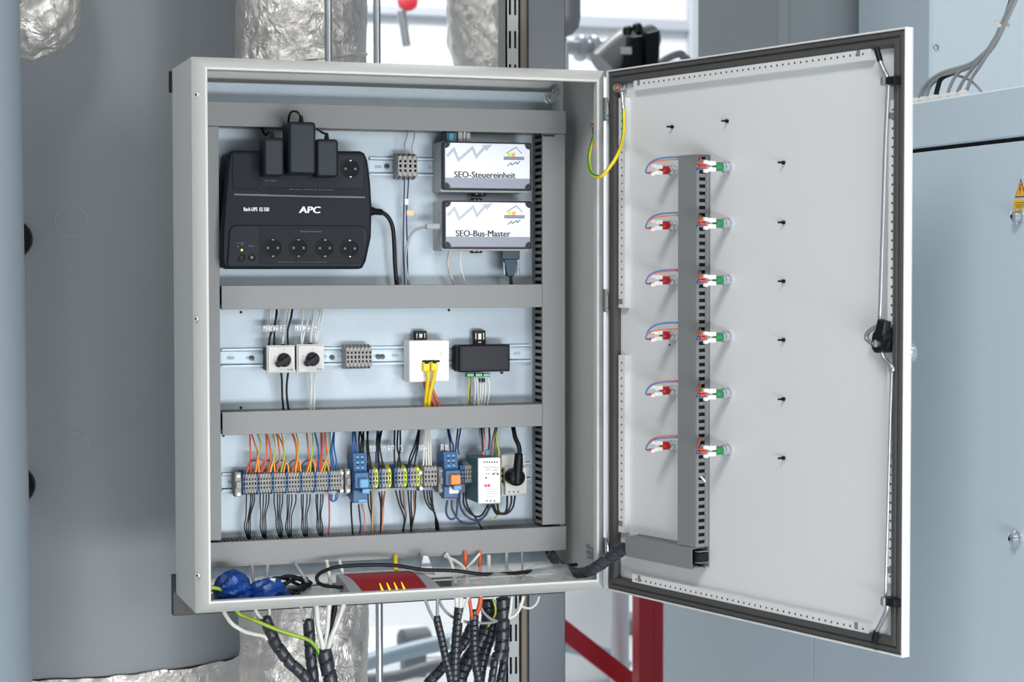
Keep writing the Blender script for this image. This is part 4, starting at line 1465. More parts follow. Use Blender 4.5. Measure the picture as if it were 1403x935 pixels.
# ------------------------------------------------------------------ labelled boxes
def logo_box(px0, px1, py0, py1, base, name_txt, tx, lab, clips):
    yl_ = 0.118
    a, b = P(px0, py1, yl_), P(px1, py0, yl_)
    t_ = thing('control_box', lab, 'control box', ((a.x + b.x) / 2, YB, a.z))
    MB().rrect(a.x - 0.0005, b.x - 0.001, a.z - 0.0035, b.z + 0.001, yl_ + 0.0145, YB - 0.001, 0.004, 3).build('base', M('box_base_grey', (168, 170, 170), 0.5), t_)
    MB().rrect(a.x, b.x, a.z, b.z, yl_, yl_ + 0.014, 0.004, 3, 0.002).build('lid', M('box_lid', (38, 42, 52), 0.45), t_)
    X0, X1_, Z0, Z1_ = a.x + 0.0045, b.x - 0.0045, a.z + 0.004, b.z - 0.003
    c = 0.0105

    def notch(x0, x1, z0, z1, lo, hi):
        pts = []
        def arc(cx, cz, a0):
            return [(cx + c * math.cos(math.radians(a0 - 90 * k / 4)), cz + c * math.sin(math.radians(a0 - 90 * k / 4))) for k in range(5)]
        if lo: pts += arc(x0, z0, 90) + list(reversed(arc(x1, z0, 180)))[::-1]
        else: pts += [(x0, z0), (x1, z0)]
        if hi: pts += arc(x1, z1, 270) + arc(x0, z1, 360)
        else: pts += [(x1, z1), (x0, z1)]
        return pts
    zs_ = Z0 + (Z1_ - Z0) * 0.225
    lbl = MB()
    lbl.prism(notch(X0, X1_, zs_, Z1_, False, True), yl_ - 0.0004, yl_ + 0.0001, 'y')
    L_ = lbl.build('label_plate', LABELW, t_, 'white printed label')
    MB().prism(notch(X0, X1_, Z0, zs_, True, False), yl_ - 0.0004, yl_ + 0.0001, 'y').build('label_strip', LABELG, t_, 'grey lower strip of the label')
    yp = yl_ - 0.0005
    w, h = X1_ - X0, Z1_ - Z0
    U = lambda f, g: (X0 + w * f, Z0 + h * g)

    def stroke(pts, th, mat, nm):
        q = [Vector(U(*p)) for p in pts]
        lft, rgt = [], []
        for i, p in enumerate(q):
            d0 = (p - q[i - 1]).normalized() if i else (q[1] - p).normalized()
            d1 = (q[i + 1] - p).normalized() if i < len(q) - 1 else d0
            n0, n1 = Vector((-d0.y, d0.x)), Vector((-d1.y, d1.x))
            m_ = (n0 + n1).normalized()
            k_ = min(2.2, 1 / max(0.3, m_.dot(n0)))
            lft.append(tuple(p + m_ * th / 2 * k_))
            rgt.append(tuple(p - m_ * th / 2 * k_))
        mb = MB()
        n_ = len(q)
        vs = [(p[0], yp - 0.0001, p[1]) for p in lft] + [(p[0], yp - 0.0001, p[1]) for p in rgt]
        mb.add(vs, [(i, i + 1, n_ + i + 1, n_ + i) for i in range(n_ - 1)])
        return mb.build(nm, mat, L_, flat=True)
    stroke([(0.02, 0.70), (0.10, 0.86), (0.155, 0.62), (0.32, 0.90), (0.365, 0.70), (0.47, 0.93)], 0.0052, INKL, 'arrow_motif')
    mb = MB()
    mb.prism([U(0.43, 0.955), U(0.485, 0.83), U(0.555, 0.985)], yp - 0.0003, yp + 0.0002, 'y')
    mb.build('arrow_head', INKL, L_, flat=True)
    stroke([(0.72, 0.79), (0.835, 0.93), (0.905, 0.79)], 0.0016, INKG, 'logo_roof')
    for i, (fx, m_) in enumerate(((0.735, INKY), (0.785, INKO))):
        p0, p1 = U(fx, 0.72), U(fx + 0.04, 0.80)
        MB().box(p0[0], p1[0], yp - 0.0002, yp + 0.0002, p0[1], p1[1]).build('logo_square', m_, L_)
    p0, p1 = U(0.69, 0.645), U(0.935, 0.715)
    MB().box(p0[0], p1[0], yp - 0.0002, yp + 0.0002, p0[1], p1[1]).build('logo_bar', M('logo_bar_grey', (112, 116, 136), 0.6), L_)
    p0, p1 = U(0.69, 0.675), U(0.935, 0.685)
    MB().box(p0[0], p1[0], yp - 0.0004, yp + 0.0001, p0[1], p1[1]).build('logo_bar_line', INKL, L_)
    stroke([(0.73, 0.50), (0.775, 0.575), (0.785, 0.53), (0.84, 0.595), (0.85, 0.55), (0.885, 0.62)], 0.0016, M('logo_dark', (66, 70, 80), 0.6), 'logo_arrow')
    pa, pb = P(tx[0], tx[2], yl_), P(tx[1], tx[2], yl_)
    text_mb(name_txt, pa.x, pb.x, pa.z, pa.z - P(tx[0], tx[2] + 8.4, yl_).z, yp, 0.0003, 0.038, align_h=True).build('lettering', INK, L_, flat=True)
    for fx, fz in ((0, 0), (1, 0), (0, 1), (1, 1)):
        x = a.x + 0.0062 if fx == 0 else b.x - 0.0062
        z = a.z + 0.0062 if fz == 0 else b.z - 0.0062
        s_ = MB().lathe([(0.0045, 0.001), (0.0045, -0.0008), (0.0030, -0.0008), (0.0028, 0.0004)], (x, yl_, z), (0, 1, 0), 14).build('lid_screw', BLACK, t_)
    for (cx0, cx1, cy0, cy1) in clips:
        p0, p1 = P(cx0, cy1, YB - 0.02), P(cx1, cy0, YB - 0.02)
        cl = MB().box(p0.x, p1.x, YB - 0.020, YB - 0.012, p0.z, p1.z, 0.001).build('rail_clip', BLACK, t_)
        MB().box(p0.x + 0.006, p0.x + 0.009, YB - 0.0206, YB - 0.019, p0.z + 0.003, p0.z + 0.005).build('clip_slot', WHITE, cl)
        MB().box(p1.x - 0.009, p1.x - 0.006, YB - 0.0206, YB - 0.019, p0.z + 0.003, p0.z + 0.005).build('clip_slot', WHITE, cl)
    return t_


b1 = logo_box(607, 728.5, 196, 260, None, 'SEO-Steuereinheit', (622.5, 706, 243.2), 'upper white-labelled control box reading SEO-Steuereinheit', [(648, 666, 256, 269)])
b2 = logo_box(608, 729, 276, 341, None, 'SEO-Bus-Master', (624.5, 699, 324), 'lower white-labelled control box reading SEO-Bus-Master', [(646, 661, 272, 277), (645, 661, 338, 347)])
# vents on the side of the lower one
for px, py in ((603, 293), (603, 333)):
    p = PX(px, py, P(608, 300, .118).x - 0.0005)
    MB().box(p.x - 0.0004, p.x + 0.0004, p.y - 0.006, p.y + 0.006, p.z - 0.0012, p.z + 0.0012).build('side_slot', INKG, b2)

# connectors above the upper box
def plugbox(px0, px1, py0, py1, yy, dep, mat, name, lab, cat='connector'):
    a, b = P(px0, py1, yy), P(px1, py0, yy)
    return MB().box(a.x, b.x, yy, yy + dep, a.z, b.z, 0.0015).top(name, mat, lab, cat)


t = thing('serial_plug', 'dark plug with a teal thumb grip on top of the upper control box', 'connector', P(618, 195, .135))
a, b = P(611.5, 196, .135), P(626.5, 181, .135)
MB().box(a.x, b.x, .135, .152, a.z, b.z, 0.0015).build('plug_body', TEAL, t)
a, b = P(614.5, 194, .133), P(622, 182, .133)
MB().box(a.x, b.x, .1325, .1352, a.z, b.z, 0.002).build('thumb_grip', TEAL2, t, 'teal grip')
plugbox(627.5, 634.5, 180, 196, .140, .014, GCABLE, 'cable_plug', 'grey plug beside the teal-gripped plug on the upper control box')
plugbox(638.5, 645, 181, 196, .140, .014, GCABLE, 'cable_plug', 'grey plug farthest right on top of the upper control box')
wire('wire', W3([(636.5, 196), (636, 188), (637, 178)], .146), 0.0020, WHITE, 'white wire between the two grey plugs above the upper control box')

# serial plug below the lower box
t = thing('serial_plug', 'dark teal serial plug hanging under the lower control box', 'connector', P(700, 388, .14))
a, b = P(687.5, 356, .136), P(712.5, 342.5, .136)
MB().box(a.x, b.x, .136, .152, a.z, b.z, 0.002).build('plug_shell', TEAL, t)
MB().prism([Q(691, 355, .138), Q(709, 355, .138), Q(707, 372, .138), Q(704, 379, .138), Q(696, 379, .138), Q(693, 372, .138)][::-1], .138, .150, 'y', 0.002).build('plug_hood', TEAL, t)
for px in (690.5, 709.5):
    p0, p1 = P(px, 359, .143), P(px, 376, .143)
    MB().lathe([(0.0032, 0), (0.0032, 0.010), (0.0022, 0.011), (0.0022, (p0.z - p1.z))], p1, (0, 0, 1), 12).build('thumbscrew', STEEL, t)
for px in (692, 698, 704):
    p = P(px, 341.8, .137)
    MB().box(p.x - .002, p.x + .002, .134, .137, p.z - 0.0015, p.z + 0.0015).build('contact', M('pale_blue_contact', (150, 200, 220), .3), t)
MB().tube(W3([(700, 378), (700, 384), (701, 393)], .147), 0.0034, 8).build('cable', BLK, t)

# ------------------------------------------------------------------ rotary switches
for i, (px0, px1, py0, py1, kx, ky) in enumerate(((367.5, 404.5, 474.5, 511, 389, 493.5), (408.5, 445, 473, 510.5, 428, 492.4))):
    ys = 0.132
    a, b = P(px0, py1, ys), P(px1, py0, ys)
    t = thing('rotary_switch', ('left' if i == 0 else 'right') + ' of the two white square rotary switches with black knobs', 'switch', ((a.x + b.x) / 2, YB - 0.0075, a.z))
    MB().box(a.x - 0.001, b.x + 0.0005, ys + 0.006, ys + 0.014, a.z - 0.001, b.z + 0.0015, 0.001).build('housing', M('switch_white', (208, 208, 206), 0.45), t)
    MB().box(a.x, b.x, ys + 0.014, YB - 0.0078, a.z + 0.003, b.z - 0.003, 0.001).build('switch_block', BLACK, t)
    MB().box(a.x + 0.0012, b.x - 0.0012, ys, ys + 0.006, a.z + 0.001, b.z - 0.001, 0.0012).build('front_plate', M('switch_white', (208, 208, 206), 0.45), t)
    f0, f1 = P(px0 + 3, py1 - 2.5, ys), P(px1 - 3, py0 + 2.5, ys)
    MB().box(f0.x, f1.x, ys - 0.0006, ys + 0.0004, f0.z, f1.z, 0.0004).build('dial_plate', M('switch_face', (196, 196, 196), 0.5), t)
    k_ = P(kx, ky, ys)
    kn = MB().lathe([(0.0132, 0), (0.0132, -0.004), (0.0118, -0.006), (0.0110, -0.012), (0.0100, -0.0132)], (k_.x, ys - 0.0006, k_.z), (0, 1, 0), 24).build('knob', BLACK, t)
    dv = Vector((-0.86, 0, -0.5)).normalized()
    nn = Vector((-dv.z, 0, dv.x))
    c = Vector((k_.x, 0, k_.z))
    q = [c + nn * 0.0058 - dv * 0.008, c + nn * 0.0050 + dv * 0.0178, c + nn * 0.003 + dv * 0.0195, c - nn * 0.003 + dv * 0.0195, c - nn * 0.0050 + dv * 0.0178, c - nn * 0.0058 - dv * 0.008]
    MB().prism([(v.x, v.z) for v in q], ys - 0.020, ys - 0.004, 'y', 0.0015).build('pointer', BLACK, kn)
    p = P(kx + 3.2, ky + 0.6, ys - 0.0132)
    MB().lathe([(0.0018, 0.002), (0.0018, -0.0004)], (k_.x + 0.0045, ys - 0.0134, k_.z), (0, 1, 0), 10).build('knob_screw', M('screw_pale', (190, 196, 204), .4), kn)
    lettering(t, 'E A T O N', px1 - 11, px1 - 3.2, py1 - 3.0, 2.2, ys - 0.0008, INK, bold=0.03)
    lettering(t, 'I', kx - 0.4, kx + 0.4, py0 + 6.2, 2.4, ys - 0.0008, INKG)
    lettering(t, '0', kx - 13.5, kx - 12.2, ky - 3, 2.4, ys - 0.0008, INKG)
    # top bulge of wires entry
    p = P(kx + (-1 if i == 0 else -3), py0 - 1, ys + 0.012)
    MB().box(p.x - 0.004, p.x + 0.004, ys + 0.008, ys + 0.016, p.z - 0.001, p.z + 0.0025, 0.0008).build('clamp_mouth', BLACK, t)

# ------------------------------------------------------------------ data outlet and black module
ys = 0.140
a, b = P(561, 524, ys), P(615.5, 466.5, ys)
t = thing('data_outlet', 'white square data outlet with two yellow plugs in it', 'socket', ((a.x + b.x) / 2, YB - 0.008, a.z))
MB().rrect(a.x, b.x, a.z, b.z, ys, YB - 0.0080, 0.002, 3, 0.0015).build('outlet_box', WHITE, t)
f0, f1 = P(568, 515, ys), P(609.5, 474, ys)
MB().rrect(f0.x, f1.x, f0.z, f1.z, ys - 0.0015, ys + 0.0005, 0.0015, 3, 0.0008).build('frame', M('outlet_white', (236, 236, 232), 0.35), t)
f0, f1 = P(573, 512, ys), P(605.5, 478, ys)
MB().rrect(f0.x, f1.x, f0.z, f1.z, ys - 0.0026, ys - 0.0005, 0.001, 3, 0.0006).build('insert_plate', M('outlet_white', (236, 236, 232), 0.35), t)
f0, f1 = P(576.5, 490.5, ys), P(604.5, 480.5, ys)
lf = MB().box(f0.x, f1.x, ys - 0.0034, ys - 0.002, f0.z, f1.z, 0.0004).build('label_field', M('label_field', (226, 228, 230), 0.4), t)
MB().box(f1.x - 0.0012, f1.x - 0.0004, ys - 0.0037, ys - 0.0030, f0.z + 0.001, f1.z - 0.001).build('field_edge', INKG, lf)
for px, py in ((584.5, 483.5), (594, 483), (589.2, 487)):
    p = P(px, py, ys)
    MB().box(p.x - 0.0012, p.x + 0.0012, ys - 0.0038, ys - 0.0032, p.z - 0.0004, p.z + 0.0004).build('arrow_mark', INKG, lf)
f0, f1 = P(578, 497, ys), P(602, 493.5, ys)
MB().box(f0.x, f1.x, ys - 0.0030, ys - 0.0024, f0.z, f1.z).build('jack_shadow_gap', DARK, t)
f0, f1 = P(568, 466, YB - .016), P(585, 453.5, YB - .016)
cl = MB().box(f0.x, f1.x, YB - 0.016, YB - 0.0080, f0.z - 0.004, f1.z, 0.001).build('rail_clip', BLACK, t)
m = (f0.x + f1.x) / 2
MB().box(m - 0.003, m + 0.003, YB - 0.0166, YB - 0.015, f0.z + 0.004, f1.z - 0.006).build('clip_slot', WHITE, cl)
for s in (-0.008, 0.008):
    MB().box(m + s - 0.0007, m + s + 0.0007, YB - 0.0166, YB - 0.015, f0.z + 0.003, f1.z - 0.005).build('clip_slot', WHITE, cl)

for i, (px0, px1, py0, py1, cb) in enumerate(((580, 589.3, 496.5, 510.5, [(585, 509, .124), (587, 516, .126), (585.5, 528, .133), (584, 542, .145), (583, 558, .155)]),
                                              (591, 600, 496, 509.5, [(595.5, 508, .124), (595.5, 514, .126), (592.5, 527, .132), (588.5, 545, .142), (587.5, 558, .15)]))):
    yy = ys - 0.014
    a, b = P(px0, py1, yy), P(px1, py0, yy)
    t = thing('patch_cable', ('left' if i == 0 else 'right') + ' of the two yellow patch cables plugged into the white outlet', 'cable', ((a.x + b.x) / 2, yy, a.z))
    MB().box(a.x, b.x, yy, ys - 0.0032, a.z, b.z, 0.0018).build('plug', YELW, t)
    MB().box(a.x + 0.003, b.x - 0.003, yy - 0.001, yy + 0.004, b.z - 0.003, b.z + 0.002, 0.0005).build('latch', DARK, t)
    MB().tube(W3(cb, 0), 0.0036, 9).build('cord', YELW, t, angle=70)
wire('patch_cable', W3([(581.5, 524), (583, 531), (588.5, 541), (595.5, 559)], .16), 0.0033, ORANGE, 'orange cable behind the yellow ones, leaving the outlet at its left', 'cable')
wire('patch_cable', W3([(588, 524), (591.5, 533), (596.5, 544), (603, 559)], .163), 0.0033, ORANGE, 'orange cable behind the yellow ones, the one furthest right', 'cable')

ys = 0.142
a, b = P(629, 510.5, ys), P(699, 472, ys)
t = thing('bus_module', 'black electronic module with green plug terminals below', 'module', ((a.x + b.x) / 2, YB - 0.008, a.z))
MB().rrect(a.x, b.x, a.z, b.z, ys, YB - 0.012, 0.002, 3, 0.0025).build('housing', M('module_black', (22, 24, 30), 0.3, spec=0.2), t)
MB().rrect(a.x + 0.006, b.x - 0.005, a.z + 0.005, b.z - 0.004, ys - 0.0006, ys + 0.001, 0.003, 3, 0.0004).build('front_panel', M('module_face', (30, 32, 39), 0.35, spec=0.2), t)
for k_ in range(4):
    xx = a.x - 0.004
    yv = ys + 0.006 + k_ * 0.008
    MB().box(xx, a.x + 0.002, yv, yv + 0.005, a.z + 0.004, b.z - 0.003, 0.001).build('side_rib', BLACK, t)
f0, f1 = P(649, 471, YB - .016), P(665.5, 453, YB - .016)
cl = MB().box(f0.x, f1.x, YB - 0.016, YB - 0.0080, f0.z - 0.002, f1.z, 0.001).build('rail_clip', BLACK, t)
m = (f0.x + f1.x) / 2
MB().box(m - 0.003, m + 0.003, YB - 0.0166, YB - 0.015, f0.z + 0.008, f1.z - 0.006).build('clip_slot', WHITE, cl)
MB().box(m - 0.003, m + 0.003, YB - 0.0166, YB - 0.015, f0.z + 0.001, f0.z + 0.004).build('clip_slot', WHITE, cl)
for s in (-0.008, 0.008):
    MB().box(m + s - 0.0007, m + s + 0.0007, YB - 0.0166, YB - 0.015, f0.z + 0.008, f1.z - 0.005).build('clip_slot', WHITE, cl)
for g, (px0, px1) in enumerate(((640, 649.3), (651.7, 661), (662.5, 671.8))):
    yy = ys + 0.006
    f0, f1 = P(px0, 516.8, yy), P(px1, 511.2, yy)
    gt = MB().box(f0.x, f1.x, yy, yy + 0.014, f0.z, f1.z, 0.0006).build('plug_terminal', GREENP, t, 'green plug terminal')
    for q in range(4):
        xx = f0.x + (f1.x - f0.x) * (q + 0.5) / 4
        MB().box(xx - 0.001, xx + 0.001, yy - 0.0006, yy + 0.002, f0.z + 0.0016, f0.z + 0.0052).build('wire_mouth', M('pale_green', (150, 210, 180), 0.5), gt)
p = P(687, 511, ys + 0.01)
MB().box(p.x - 0.002, p.x + 0.002, ys + 0.004, ys + 0.012, p.z - 0.002, p.z + 0.002).build('latch_foot', BLACK, t)

# ------------------------------------------------------------------ power supply and socket
ys = 0.098
a, b = P(656, 690.8, ys), P(685.5, 627.2, ys)
t = thing('rail_power_supply', 'white-fronted power supply with teal-grey sides, bottom right of the plate', 'power supply', ((a.x + b.x) / 2, YB - 0.0075, a.z))
MB().box(a.x, b.x, ys + 0.006, YB - 0.008, a.z + 0.001, b.z - 0.001, 0.001).build('housing', PSUSIDE, t)
MB().box(a.x - 0.0006, b.x + 0.0006, ys, ys + 0.006, a.z, b.z, 0.0015).build('front', M('psu_white', (222, 222, 222), 0.4), t)
f0, f1 = P(660, 683, ys), P(682.5, 638, ys)
for r, n_, x_0, x_1 in ((633.5, 6, 663.8, 681), (686.6, 3, 667, 677.5)):
    for k_ in range(n_):
        p = P(x_0 + (x_1 - x_0) * k_ / (n_ - 1), r, ys)
        MB().lathe([(0.0016, 0.001), (0.0016, -0.0004)], p, (0, 1, 0), 10).build('screw_hole', DARK, t)
for k_ in range(6):
    p = P(664 + 3.6 * k_, 640.5, ys)
    MB().box(p.x - 0.0016, p.x + 0.0016, ys - 0.0004, ys + 0.0002, p.z - 0.0008, p.z + 0.0008).build('print_mark', INKG, t)
for i, (px0, px1, py) in enumerate(((665, 672, 644), (675, 682, 644.5), (665, 671, 649.5), (674.5, 682, 649), (663.5, 682, 671), (663.5, 680, 674), (663.5, 682, 677), (665, 679, 680.5))):
    p0, p1 = P(px0, py, ys), P(px1, py, ys)
    MB().box(p0.x, p1.x, ys - 0.0004, ys + 0.0002, p0.z - 0.0006, p0.z + 0.0006).build('print_line', INKG if i < 4 else INKL, t)
for px, py in ((666, 655), (676, 650), (682, 650)):
    p = P(px, py, ys)
    MB().lathe([(0.0018, 0.001), (0.0018, -0.0004)], p, (0, 1, 0), 10).build('adjust_hole', DARK, t)
for px0, px1, py0, py1 in ((663.5, 667, 664, 667.6), (667.8, 671.5, 663.5, 667.6)):
    p0, p1 = P(px0, py1, ys), P(px1, py0, ys)
    MB().rrect(p0.x, p1.x, p0.z, p1.z, ys - 0.0005, ys + 0.0002, 0.001, 3).build('red_emblem', INKR, t, 'pale red emblem')
# small yellow-green earth block
ysg = 0.140
a, b = P(686, 665, ysg), P(690.5, 640, ysg)
t = MB().box(a.x, b.x, ysg, YB - 0.008, a.z, b.z, 0.0008)
for k_ in range(3):
    z = a.z + (b.z - a.z) * (0.2 + 0.3 * k_)
    t.box(a.x + 0.001, b.x - 0.001, ysg - 0.0005, ysg + 0.001, z - 0.002, z + 0.002, mi=1)
t.top('earth_terminal', [YGRN, DARK], 'yellow-green earth block squeezed between power supply and socket', 'terminal')

ys = 0.130
a, b = P(692.5, 678.5, ys), P(722, 640, ys)
t = thing('rail_socket', 'grey mains socket on the rail with a round black plug in it', 'socket', ((a.x + b.x) / 2, YB - 0.0075, a.z))
MB().box(a.x - 0.005, b.x, ys + 0.010, YB - 0.008, P(692, 681, ys).z, P(692, 624.5, ys).z, 0.0015).build('housing', M('socket_grey', (196, 196, 192), 0.5), t)
MB().box(a.x, b.x, ys, ys + 0.0102, a.z, b.z, 0.0015).build('front', M('socket_grey', (196, 196, 192), 0.5), t)
for px in (697.6, 703.8, 710):
    p = P(px, 674.3, ys)
    MB().lathe([(0.0016, 0.001), (0.0016, -0.0004)], p, (0, 1, 0), 10).build('screw_hole', DARK, t)
p = P(698, 643, ys)
MB().lathe([(0.0014, 0.001), (0.0014, -0.0004)], p, (0, 1, 0), 10).build('screw_hole', DARK, t)
yp = 0.098
p = P(709.3, 655, yp)
t = thing('mains_plug', 'round black mains plug and its lead, in the grey rail socket', 'plug', p)
MB().lathe([(0.0165, ys - yp - 0.0005), (0.0172, 0.010), (0.0165, 0.003), (0.0130, 0.0)], p, (0, 1, 0), 28).build('plug_disc', BLACK, t, angle=50)
q0, q1 = P(705.5, 652, yp - 0.003), P(715.5, 622, yp - 0.003)
MB().prism([Q(704.5, 664, yp), Q(714, 664, yp), Q(716.5, 640, yp), Q(716, 622, yp), Q(708, 622, yp), Q(706, 640, yp)][::-1], yp - 0.004, yp + 0.012, 'y', 0.003).build('plug_grip', BLACK, t, angle=50)
MB().tube(W3([(712, 624, .105), (711, 612, .11), (706, 600, .125), (703, 584, .15)], 0), 0.0046, 9).build('lead', BLK, t, angle=70)
# ------------------------------------------------------------------ wires
def wires(rows, crop, y, r, mat, lab, group, name='wire'):
    """rows: pixel paths in a crop's coordinates; lab has %s for the ordinal"""
    for i, pth in enumerate(rows):
        pts = []
        for q in pth:
            px, py = crop(q[0], q[1])
            pts.append((px, py, q[2] if len(q) > 2 else y))
        wire(name, W3(pts, y), r, mat, lab % nth(i) if '%s' in lab else lab, 'wire', group)


# top row
wires([[(213, 62, .165), (210, 95), (197, 130), (198, 160), (207, 188)], [(248, 62, .165), (242, 110), (232, 150), (236, 188)]], c3, .158, .0013, GCABLE, 'thin grey wire above the small top terminal strip, %s from the left', 'wires above the top strip')
wires([[(195, 305), (193, 420, .165), (190, 560, .170), (190, 700, .172), (197, 835, .172)], [(216, 305), (211, 380, .165), (205, 480, .168), (208, 620, .172), (212, 835, .172)]], c3, .158, .0014, DBLUEW, 'dark wire running down from the small top terminal strip, %s from the left', 'wires below the top strip')
wires([[(345, 540, .13), (300, 543, .135), (250, 557, .145), (222, 590, .152), (205, 650, .158), (200, 710, .162), (205, 770, .165), (222, 835, .168)]], c3, .15, .0026, GCABLE, 'grey data cable bending down from the left side of the lower control box', 'data cables', 'data_cable')
f0, f1 = P(*c3(302, 556), .128), P(*c3(372, 526), .128)
MB().box(f0.x, f1.x, .126, .136, f0.z, f1.z, 0.002).top('data_plug', GCABLE, 'grey data plug in the left side of the lower control box', 'plug')
wires([[(422, 652), (412, 690), (410, 730), (422, 780, .160), (446, 835, .168)]], c3, .15, .0028, M('beige_cable', (186, 182, 176), .5), 'beige cable hanging from the lower control box', 'data cables', 'data_cable')
wires([[(474, 655), (470, 700), (474, 750), (486, 790, .16), (504, 835, .168)]], c3, .15, .0013, WHITE, 'thin white wire beside the beige cable under the lower control box', None)
for (x0, x1, y0, y1, m_, lab) in ((196, 215, 405, 435, WHITE, 'white marker tag on the dark wires under the small top strip'), (206, 242, 460, 488, TAN, 'beige marker tag on the dark wires under the small top strip')):
    f0, f1 = P(*c3(x0, y1), .160), P(*c3(x1, y0), .160)
    MB().box(f0.x, f1.x, .159, .163, f0.z, f1.z, 0.001).top('wire_marker', m_, lab, 'marker')
wires([[(1240, 90), (1236, 110)]], lambda x, y: (x, y), .16, .001, GCABLE, 'x', None) if False else None

# rotary switches
wires([[(440, 115, .165), (436, 170), (418, 240), (395, 300), (386, 365)], [(440, 115, .168), (432, 190), (424, 260), (421, 365)], [(545, 115, .165), (534, 180), (515, 250), (512, 300), (516, 365)]],
      c4, .155, .0021, BLK, 'black wire above the rotary switches, %s from the left', 'black wires above the switches')
wires([[(612, 115, .17), (612, 200), (606, 290), (606, 365)], [(657, 115, .17), (650, 190), (632, 250), (618, 310), (612, 365)], [(690, 115, .17), (684, 200), (672, 280), (668, 365)], [(732, 115, .17), (724, 180), (702, 270), (702, 365)], [(745, 115, .17), (738, 200), (716, 290), (710, 365)]],
      c4, .158, .0015, WCABLE, 'thin pale wire above the right rotary switch, %s from the left', 'pale wires above the switches')
wires([[(395, 115, .172), (395, 240), (388, 365)], [(505, 115, .172), (490, 230), (475, 365)], [(522, 115, .172), (495, 250), (480, 365)]], c4, .165, .0014, WCABLE, 'thin pale wire above the left rotary switch, %s from the left', 'pale wires above the left switch')
wires([[(468, 540), (474, 600), (476, 700), (484, 800, .168)], [(517, 540), (507, 620), (507, 700), (519, 800, .168)]], c4, .158, .0021, BLK, 'black wire below the left rotary switch, %s from the left', 'black wires below the switches')
wires([[(662, 540), (672, 620), (670, 700), (668, 800, .168)], [(702, 540), (694, 640), (690, 800, .168)]], c4, .158, .0018, WCABLE, 'pale wire below the right rotary switch, %s from the left', 'pale wires below the switches')


def marker(px0, px1, py0, py1, yy, txt, lab, group):
    f0, f1 = P(px0, py1, yy), P(px1, py0, yy)
    t_ = thing('wire_marker', lab, 'marker', ((f0.x + f1.x) / 2, yy, f0.z), CAB, group)
    MB().box(f0.x, f1.x, yy, yy + 0.003, f0.z, f1.z, 0.0004).build('sleeve', M('marker_white', (205, 208, 212), .5), t_)
    w = (f1.x - f0.x)
    h = (f1.z - f0.z)
    mb = text_mb(txt, 0, h * 0.8, 0, w * 0.55, 0, 0.0002, 0.03)
    mb.v = [(f0.x + w * 0.78 - v[2], yy + v[1] - 0.0001, f0.z + h * 0.1 + v[0]) for v in mb.v]
    mb.build('print', INK, t_, flat=True)


for i, x in enumerate((358, 380, 400, 425, 440, 472, 487, 570, 590, 608, 628, 655, 700, 728)):
    px, py = c4(x, 222)
    marker(px - 2.0, px + 2.0, 446 - (0.5 if i > 6 else 0), 454.5 - (0.5 if i > 6 else 0), .152, ('K1', 'K2', 'N1', 'L1', 'L2', 'S1', 'S2')[i % 7], 'tiny white printed sleeve in the row above the rotary switches, %s from the left' % nth(i), 'sleeves above the switches')

# module wires
wires([[(573, 545), (574, 590), (568, 660), (572, 740, .168)]], c5, .155, .0016, YGRN, 'yellow-green wire below the black module', None)
wires([[(582, 545), (580, 620), (578, 740, .168)]], c5, .157, .0014, BROWNW, 'dark wire next to the yellow-green one below the black module', None)
wires([[(608, 545), (615, 620), (607, 740, .168)], [(622, 545), (630, 610), (632, 740, .168)], [(640, 545), (648, 640), (636, 740, .168)], [(660, 545), (662, 640), (650, 740, .168)], [(676, 545), (680, 640), (668, 740, .168)], [(694, 545), (705, 620), (690, 740, .168)]],
      c5, .155, .0012, WHITE, 'thin white wire below the black module, %s from the left', 'white wires below the module')
for i, x in enumerate((643, 658, 672)):
    px, py = c5(x, 567)
    f0, f1 = P(px - 1, py + 3, .150), P(px + 1, py - 3, .150)
    MB().box(f0.x, f1.x, .149, .153, f0.z, f1.z, 0.0008).top('wire_sleeve', BLACK, 'tiny black sleeve on the white wires below the module, %s from the left' % nth(i), 'sleeve', 'sleeves below the module')

# long strip: feed wires above
top6 = 135
wires([[(222, top6, .17), (225, 220), (225, 300), (206, 372)], [(228, top6, .17), (250, 200), (268, 270), (250, 372)], [(316, top6, .17), (320, 220), (316, 300), (292, 372)], [(318, top6, .17), (340, 220), (345, 300), (328, 372)],
       [(376, top6, .17), (392, 220), (396, 300), (378, 372)], [(378, top6, .17), (412, 210), (428, 290), (418, 372)], [(465, top6, .17), (486, 200), (494, 280), (470, 372)], [(470, top6, .17), (494, 210), (500, 290), (508, 372)],
       [(553, top6, .17), (562, 220), (568, 300), (552, 372)], [(606, 330), (612, 300), (600, 372)], [(637, top6, .17), (640, 230), (632, 310), (630, 372)], [(660, top6, .17), (668, 230), (676, 300), (680, 372)]],
      c6, .153, .0016, ORANGE, 'orange wire feeding the long terminal strip from above, %s from the left', 'orange wires above the long strip')
wires([[(640, top6, .17), (643, 230), (640, 300), (636, 372)], [(230, 372), (226, 300), (300, 300), (282, 372)]], c6, .150, .0016, REDW, 'red wire among the orange ones above the long terminal strip, %s from the left', 'red wires above the long strip')
wires([[(262, top6, .17), (286, 210), (268, 290), (258, 372)], [(355, top6, .17), (372, 220), (362, 290), (344, 372)], [(405, top6, .17), (420, 220), (424, 280), (404, 372)], [(490, top6, .17), (506, 210), (500, 290), (490, 372)], [(588, top6, .17), (592, 220), (580, 300), (574, 372)], [(684, top6, .17), (684, 230), (668, 310), (656, 372)]],
      c6, .150, .0015, YGRN, 'yellow-green wire above the long terminal strip, %s from the left', 'yellow-green wires above the long strip')
